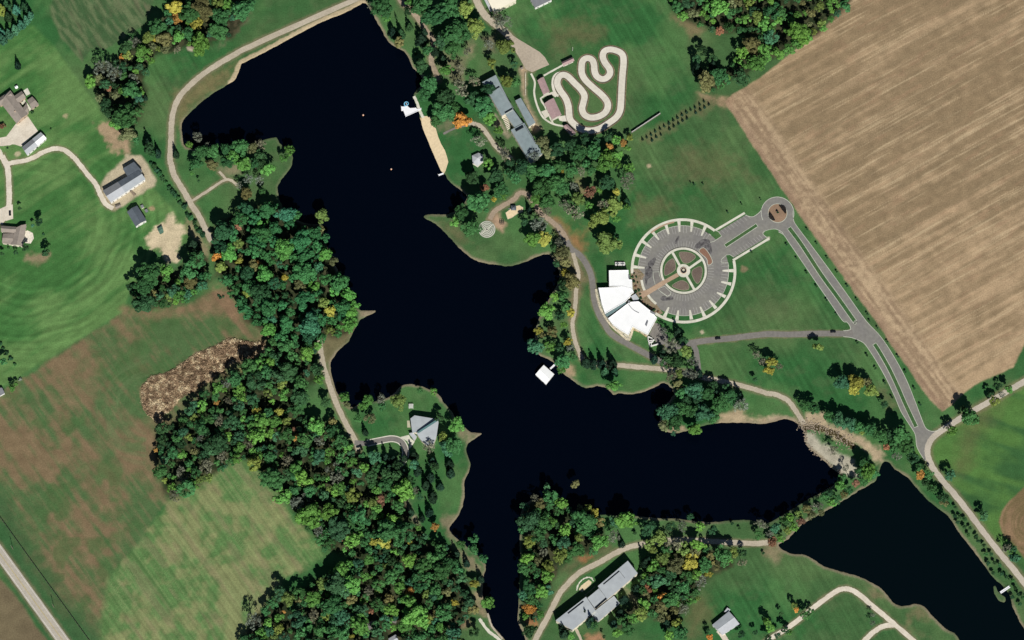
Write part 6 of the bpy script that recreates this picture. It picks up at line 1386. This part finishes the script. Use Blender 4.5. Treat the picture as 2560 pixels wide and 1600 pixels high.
# small planted trees and shrubs
HEDGE = [(1420, 30), (1450, 60), (1485, 100), (1510, 130), (1545, 170), (1575, 215), (1600, 260), (1630, 300), (1655, 330), (1680, 360), (1700, 400), (1745, 440), (1775, 520), (1810, 545), (1840, 590), (1860, 640), (1890, 670), (1915, 712)]
add(0, 1, [(x + random.uniform(-8, 8), y, random.uniform(20, 32), random.choice('dgdlg')) for x, y in HEDGE], 'shrub')
add(0, 1, [(2085, 1300, 14, 'd'), (2110, 1290, 12, 'd'), (2065, 1280, 12, 'd'), (80, 830, 14, 'd'), (460, 810, 18, 'g'), (430, 750, 12, 'd'), (410, 700, 12, 'd')], 'shrub')
add(0, 2, [(5, 225, 18, 'd'), (30, 270, 18, 'd'), (65, 310, 18, 'd'), (100, 365, 20, 'd'), (140, 420, 16, 'g'), (190, 560, 16, 'n')], 'shrub')
add(0, 0, [(305, 1060, 16, 'd'), (20, 1190, 32, 'r'), (70, 1400, 10, 'd'), (480, 1215, 10, 'd')], 'shrub')
add(3, 1, [(370, 655, 11, 'd'), (460, 790, 12, 'd'), (560, 925, 12, 'd'), (650, 1055, 11, 'd'), (750, 1190, 12, 'd'), (840, 1320, 12, 'd'), (940, 1455, 12, 'd'), (175, 800, 11, 'd'), (270, 930, 11, 'd'), (365, 1065, 12, 'd'), (458, 1195, 12, 'd'), (555, 1325, 13, 'd'), (650, 1460, 11, 'd')], 'sapling')
add(3, 2, [(960, 10, 11, 'd'), (1035, 75, 11, 'd'), (1130, 205, 12, 'd'), (1230, 345, 12, 'd'), (1300, 490, 12, 'd'), (1385, 645, 12, 'd'), (1440, 800, 12, 'd'), (845, 215, 12, 'd'), (935, 335, 13, 'd'), (1015, 455, 13, 'd'), (1105, 595, 13, 'd'), (1170, 730, 13, 'd')], 'sapling')
add(2, 1, [(1690, 215, 9, 'd'), (1722, 232, 10, 'd'), (1805, 228, 9, 'd'), (2170, 415, 10, 'd'), (2040, 497, 11, 'd'), (2350, 372, 9, 'd'), (2265, 872, 10, 'd')], 'sapling')
add(2, 0, [(x, y + 4, 13, 'c') for x, y in [(1235, 1310), (1275, 1290), (1315, 1265), (1355, 1235), (1400, 1210), (1440, 1187), (1485, 1160), (1525, 1130), (1565, 1105), (1608, 1080), (1650, 1055), (1690, 1030), (1730, 1008), (1775, 980), (1815, 950),
    (1325, 1318), (1365, 1288), (1408, 1265), (1490, 1212), (1530, 1185), (1575, 1160), (1613, 1132), (1655, 1110), (1738, 1058), (1780, 1030), (1822, 1008), (1862, 980)]], 'evergreen')
add(3, 3, [(x, y, 20, 'd' if i % 4 else 'g') for i, (x, y) in enumerate([(1710, 240), (1770, 260), (1765, 340), (1815, 350), (1860, 370), (1795, 400), (1855, 445), (1910, 455), (1895, 520), (1970, 530), (1985, 575), (2040, 615), (2060, 700), (2110, 700), (2080, 785), (2140, 780), (2190, 805), (2130, 880), (2210, 885), (2250, 915), (2310, 950), (2335, 1020), (2365, 1080), (2310, 1105), (2410, 1110), (2380, 1170)])], 'pondside')
add(2, 3, [(2080, 410, 15, 'd'), (2150, 458, 15, 'd'), (1160, 500, 16, 'd'), (2375, 690, 14, 'd')], 'sapling')

for i in range(16):
    q = [(665, 280), (700, 330), (660, 400), (720, 420), (690, 480), (740, 540), (760, 600), (770, 660), (800, 720), (840, 760), (880, 790), (930, 820), (980, 850), (1040, 880), (690, 560), (640, 330)][i]
    (sx, sy), = R2([q]); TREES.append([sx, sy, random.uniform(0.8, 1.3), random.choice('rdtd'), 'shrub', True])
# fill the woods between the recorded crowns
FILLP = {'nw': 'ddggllgbbvtn', 'west': 'dddgggglllggggbbbgbvtn', 'spur': 'ddggglgb', 'ne': 'dgglgbbvbt', 'sc': 'dgllgggb', 'se': 'ddgglgbvt'}
def cell_fill():
    rng = random.Random(21); occ = [(t_[0], t_[1], t_[2] / M_PX) for t_ in TREES if t_[4] not in ('sapling', 'evergreen')]
    for key, poly in WOODS.items():
        x0, x1 = min(p[0] for p in poly), max(p[0] for p in poly); y0, y1 = min(p[1] for p in poly), max(p[1] for p in poly)
        A_ = abs(area(poly)); tries = int(A_ / 45)
        xx = np.array([rng.uniform(x0, x1) for _ in range(tries)]); yy = np.array([rng.uniform(y0, y1) for _ in range(tries)])
        ok = inside(xx, yy, poly)
        loc = [o_ for o_ in occ if x0 - 60 < o_[0] < x1 + 60 and y0 - 60 < o_[1] < y1 + 60]
        for x, y, k in zip(xx, yy, ok):
            if (x - 982) ** 2 + (y - 1597) ** 2 < 26 ** 2: continue
            if not k or y < -15 or y > 1625: continue
            r = rng.choice((8, 10, 12, 14, 17, 20, 23, 26))
            if any((x - a_) ** 2 + (y - b_) ** 2 < (0.64 * (r + c_)) ** 2 for a_, b_, c_ in loc): continue
            loc.append((x, y, r)); nz_ = float(vnoise(np.array([x / 70.0]), np.array([y / 70.0]), 400)[0])
            pl_ = FILLP[key] if not (key == 'west' and y < 850) else 'dgggglgglgggbg'; c = pl_[min(len(pl_) - 1, int(max(0.0, min(0.999, 0.5 + (nz_ - 0.5) * 1.1 + rng.uniform(-0.28, 0.28))) * len(pl_)))]
            TREES.append([x, y, r * M_PX * 1.08, c, 'bare' if c == 'n' else 'broad', False])
cell_fill()

ANCH = [(90, 60, 'at the top-left corner'), (420, 60, 'by the north-west crop field'), (300, 200, 'in the north-west copse'), (420, 420, 'beside the dam road'), (600, 370, 'on the north-west peninsula'), (620, 450, 'at the peninsula neck'),
        (110, 600, 'by the patio house'), (450, 690, 'in the spur wood by the sandy patch'), (600, 620, 'at the north end of the western wood'), (740, 640, 'on the wooded western shore'), (820, 760, 'above the small western spit'), (700, 800, 'in the middle western wood'),
        (500, 1080, 'in the wood below the brush strip'), (650, 1000, 'in the western wood by the brush'), (800, 1000, 'near the western path'), (920, 1020, 'on the shore west of the lodge'), (1130, 1080, 'on the shore east of the lodge'), (1030, 1160, 'south of the lodge'),
        (750, 1250, 'in the wood beside the mown field'), (900, 1250, 'in the deep southern wood'), (1080, 1230, 'along the southern footpath'), (700, 1450, 'in the south-western wood corner'), (900, 1450, 'in the wood near the hidden cabin'), (1080, 1450, 'in the wood by the lake outlet'), (1190, 1400, 'on the shore of the narrow outlet'),
        (960, 30, 'by the dam end'), (1100, 60, 'in the northern grove'), (1230, 100, 'beside the northern drive'), (1080, 220, 'on the shore north of the beach'), (1180, 280, 'behind the beach'), (1260, 400, 'near the gazebo'), (1430, 370, 'south of the kart track'), (1180, 520, 'near the labyrinth'),
        (1350, 450, 'in the grove above the park path'), (1500, 500, 'in the grove west of the parking circle'), (1400, 640, 'at the lake cove'), (1400, 760, 'on the eastern shore drive'), (1380, 880, 'near the boathouse'), (1500, 920, 'on the lawn south of the white building'), (1700, 900, 'at the eastern drive junction'),
        (1700, 1040, 'on the eastern headland'), (1920, 900, 'on the boulevard lawn'), (2120, 960, 'in the boulevard lawn cluster'), (2100, 1060, 'beside the spillway'), (2260, 1100, 'at the county road bend'), (2420, 1040, 'by the county road fork'), (2500, 980, 'along the county road'), (2000, 1290, 'on the strip between lake and pond'),
        (2330, 1230, 'north of the pond'), (2480, 1300, 'east of the county road'), (1380, 1280, 'on the southern headland'), (1360, 1420, 'west of the south drive'), (1350, 1530, 'near the outlet mouth'), (1560, 1320, 'on the southern shore'), (1700, 1330, 'along the south drive'), (1800, 1380, 'east of the south building'), (1640, 1480, 'close to the south building'), (1700, 1540, 'below the south building'),
        (1900, 1380, 'by the pond corner'), (1990, 1540, 'along the curving lane'), (1850, 60, 'in the north-eastern wood'), (1800, 180, 'at the north-eastern wood tip'), (2050, 80, 'in the wood by the harvested field'), (1560, 300, 'in the double planted row')]
def place_of(x, y): return min(ANCH, key=lambda a_: (a_[0] - x) ** 2 + (a_[1] - y) ** 2)[2]
indiv, mass = [], []
broad_fill = sorted([t_ for t_ in TREES if not t_[5]], key=lambda t_: -t_[2])
nb_keep = sum(1 for t_ in TREES if t_[5] and t_[4] in ('broad',))
ORD = ['first', 'second', 'third', 'fourth', 'fifth', 'sixth', 'seventh', 'eighth', 'ninth', 'tenth', 'eleventh', 'twelfth', 'thirteenth', 'fourteenth', 'fifteenth', 'sixteenth', 'seventeenth', 'eighteenth', 'nineteenth', 'twentieth']
# of the broad-leaved trees the 300 largest stand alone, the rest is one mass
broads = sorted([t_ for t_ in TREES if t_[4] == 'broad'], key=lambda t_: -(t_[2] + (3.2 if t_[5] else 0) + (6 if t_[3] in 'yor' else 0)))
single = set(id(t_) for t_ in broads[:300])
for t_ in TREES:
    if t_[4] == 'broad' and id(t_) not in single: mass.append(t_)
    else: indiv.append(t_)
NAME = {'broad': ('broadleaf_tree', 'tree', 'tree'), 'bare': ('bare_tree', 'tree', 'bare tree'), 'conifer': ('conifer_tree', 'conifer', 'conifer'), 'shrub': ('shrub', 'shrub', 'shrub'), 'sapling': ('sapling', 'sapling', 'sapling'), 'evergreen': ('young_evergreen', 'young evergreen', 'evergreen'), 'pondside': ('young_tree', 'young tree', 'sapling')}
def size_word(r, kind):
    if kind in ('sapling', 'evergreen', 'pondside', 'shrub'): return 'small'
    return 'small' if r < 4.2 else 'large' if r > 7 else 'mid-sized'
LBL = {}
for t_ in indiv:
    nm, word, cat = NAME[t_[4]]
    if t_[4] == 'evergreen': base = 'small dark evergreen in the double planted row'
    elif t_[4] == 'pondside': base = 'small %s tree in the strip between pond and county road' % CNAME[t_[3]]
    elif t_[4] == 'sapling' and t_[0] > 1920 and t_[1] < 1010: base = 'small dark sapling lining the divided boulevard'
    elif t_[4] == 'conifer': base = '%s %s conifer %s' % (size_word(t_[2], 'conifer'), {'c': 'dark', 'd': 'dark green', 'l': 'blue-green', 'p': 'pale teal', 'v': 'yellow-green'}[t_[3]], place_of(t_[0], t_[1]))
    else: base = '%s %s %s %s' % (size_word(t_[2], t_[4]), CNAME[t_[3]], word, place_of(t_[0], t_[1]))
    if t_[4] == 'shrub' and 1570 < t_[0] < 1660 and 670 < t_[1] < 800: base = 'small %s shrub in the white building\'s entry bed' % CNAME[t_[3]]
    t_.append(base); LBL.setdefault(base, []).append(t_)
FIN = {}
for base, ts in LBL.items():
    ts.sort(key=lambda q: q[0])
    for i, t_ in enumerate(ts):
        if len(ts) == 1: FIN[id(t_)] = base
        elif len(ts) <= 20: FIN[id(t_)] = base + ', ' + ('westernmost' if i == 0 else 'easternmost' if i == len(ts) - 1 else ORD[i] + ' from the west')
        else: FIN[id(t_)] = base + (', %s from the west' % ORD[i] if i < 14 else ', %s from the east' % ORD[len(ts) - 1 - i] if len(ts) - 1 - i < 14 else '')
trng = random.Random(5)
def colour(c, x=0, y=0):
    b_ = PALE[c]; v = trng.uniform(0.62, 1.3); h = trng.uniform(-0.12, 0.12)
    if c in 'gldb' and 500 < x < 920 and 480 < y < 850: b_ = (b_[0] * 0.88, b_[1] * 1.05, b_[2] * 1.10); v = max(v, 0.85)
    return (b_[0] * v * (1 + h), b_[1] * v, b_[2] * v * (1 - h), 1)
def height_of(r, kind):
    if kind == 'conifer': return 4 + 2.9 * r
    if kind in ('evergreen',): return 2.6 * r + .5
    if kind in ('sapling', 'pondside'): return 2.6 * r + 1
    if kind == 'shrub': return 1.7 * r
    return 4.6 + 2.2 * r
GROUPN = {'broad': 'broad-leaved trees round the lake', 'bare': 'leafless trees round the lake', 'conifer': 'conifers round the lake', 'shrub': 'shrubs in hedges and gardens', 'sapling': 'planted saplings', 'evergreen': 'double row of young evergreens', 'pondside': 'young trees beside the pond'}
for k, t_ in enumerate(indiv):
    x, y, r, c, kind = t_[:5]; H = height_of(r, kind)
    if kind in ('conifer', 'evergreen'): zs = (H - 0.4) / 3.05; hc = 0.4 + 1.38 * zs
    else: zs = r * trng.uniform(0.9, 1.12); hc = max(H - 0.85 * zs, 0.45 * zs)
    wx, wy = P(x, y, hc)
    nm, word, cat = NAME[kind]
    e = bpy.data.objects.new(nm, None); link(e); e.location = (wx, wy, -0.05); e.empty_display_size = 0.5; e.rotation_euler = (0, 0, trng.uniform(0, 6.28))
    tag(e, FIN[id(t_)], cat, GROUPN[kind])
    if kind in ('conifer', 'evergreen'): me = trng.choice(CONI)
    elif kind == 'bare': me = trng.choice(SPARSE)
    else: me = trng.choice(ROUND)
    cr = bpy.data.objects.new('crown', me); link(cr, e); cr.location = (0, 0, hc); cr.scale = (r * trng.uniform(.85, 1.2), r * trng.uniform(.85, 1.2), zs); cr.color = colour(c, x, y)
    if kind == 'bare':
        br = bpy.data.objects.new('branches', trng.choice(BARE)); link(br, e); br.location = (0, 0, hc); br.scale = (r * .8, r * .8, max(r * .8, hc / 1.7))
    else:
        tk = bpy.data.objects.new('trunk', TRUNK); link(tk, e); tk.scale = (r * 1.2, r * 1.2, hc / 0.72)
cr = bpy.data.objects.new('crown', ROUND[0]); link(cr, SAPL.o); cr.location = (0, 0, 2.4); cr.scale = (1.1, 1.1, 1.1); cr.color = colour('d')
# the remaining trees of the woods in one mass
VS, TS = [], []; mr = np.random.RandomState(9)
for t_ in mass:
    x, y, r, c = t_[:4]; H = height_of(r, 'broad') * mr.uniform(.85, 1.05); hc = H - .8 * r; wx, wy = P(x, y, hc)
    n = 16; d = mr.randn(n, 3); d /= np.linalg.norm(d, axis=1, keepdims=True); d[:, 2] = np.abs(d[:, 2]) * 1.1 - .3
    cc_ = d * (r * (.5 + .32 * mr.rand(n, 1))); V = leafmass(cc_, r * mr.uniform(.22, .4, n), 30, r * .10, mr); V = V + np.array((wx, wy, hc))
    VS.append(V); TS.append(np.repeat(np.array([colour(c, x, y)[:3]]), len(V), 0))
if mass:
    o = link(bpy.data.objects.new('woodland', quads_mesh('woodland', np.concatenate(VS), LEAF_MASS, np.concatenate(TS))))
    tag(o, 'remaining close-grown trees filling the woods between the larger crowns', 'woodland', kind='stuff')
print('TREES', len(indiv), 'mass', len(mass), 'broad', len(broads))
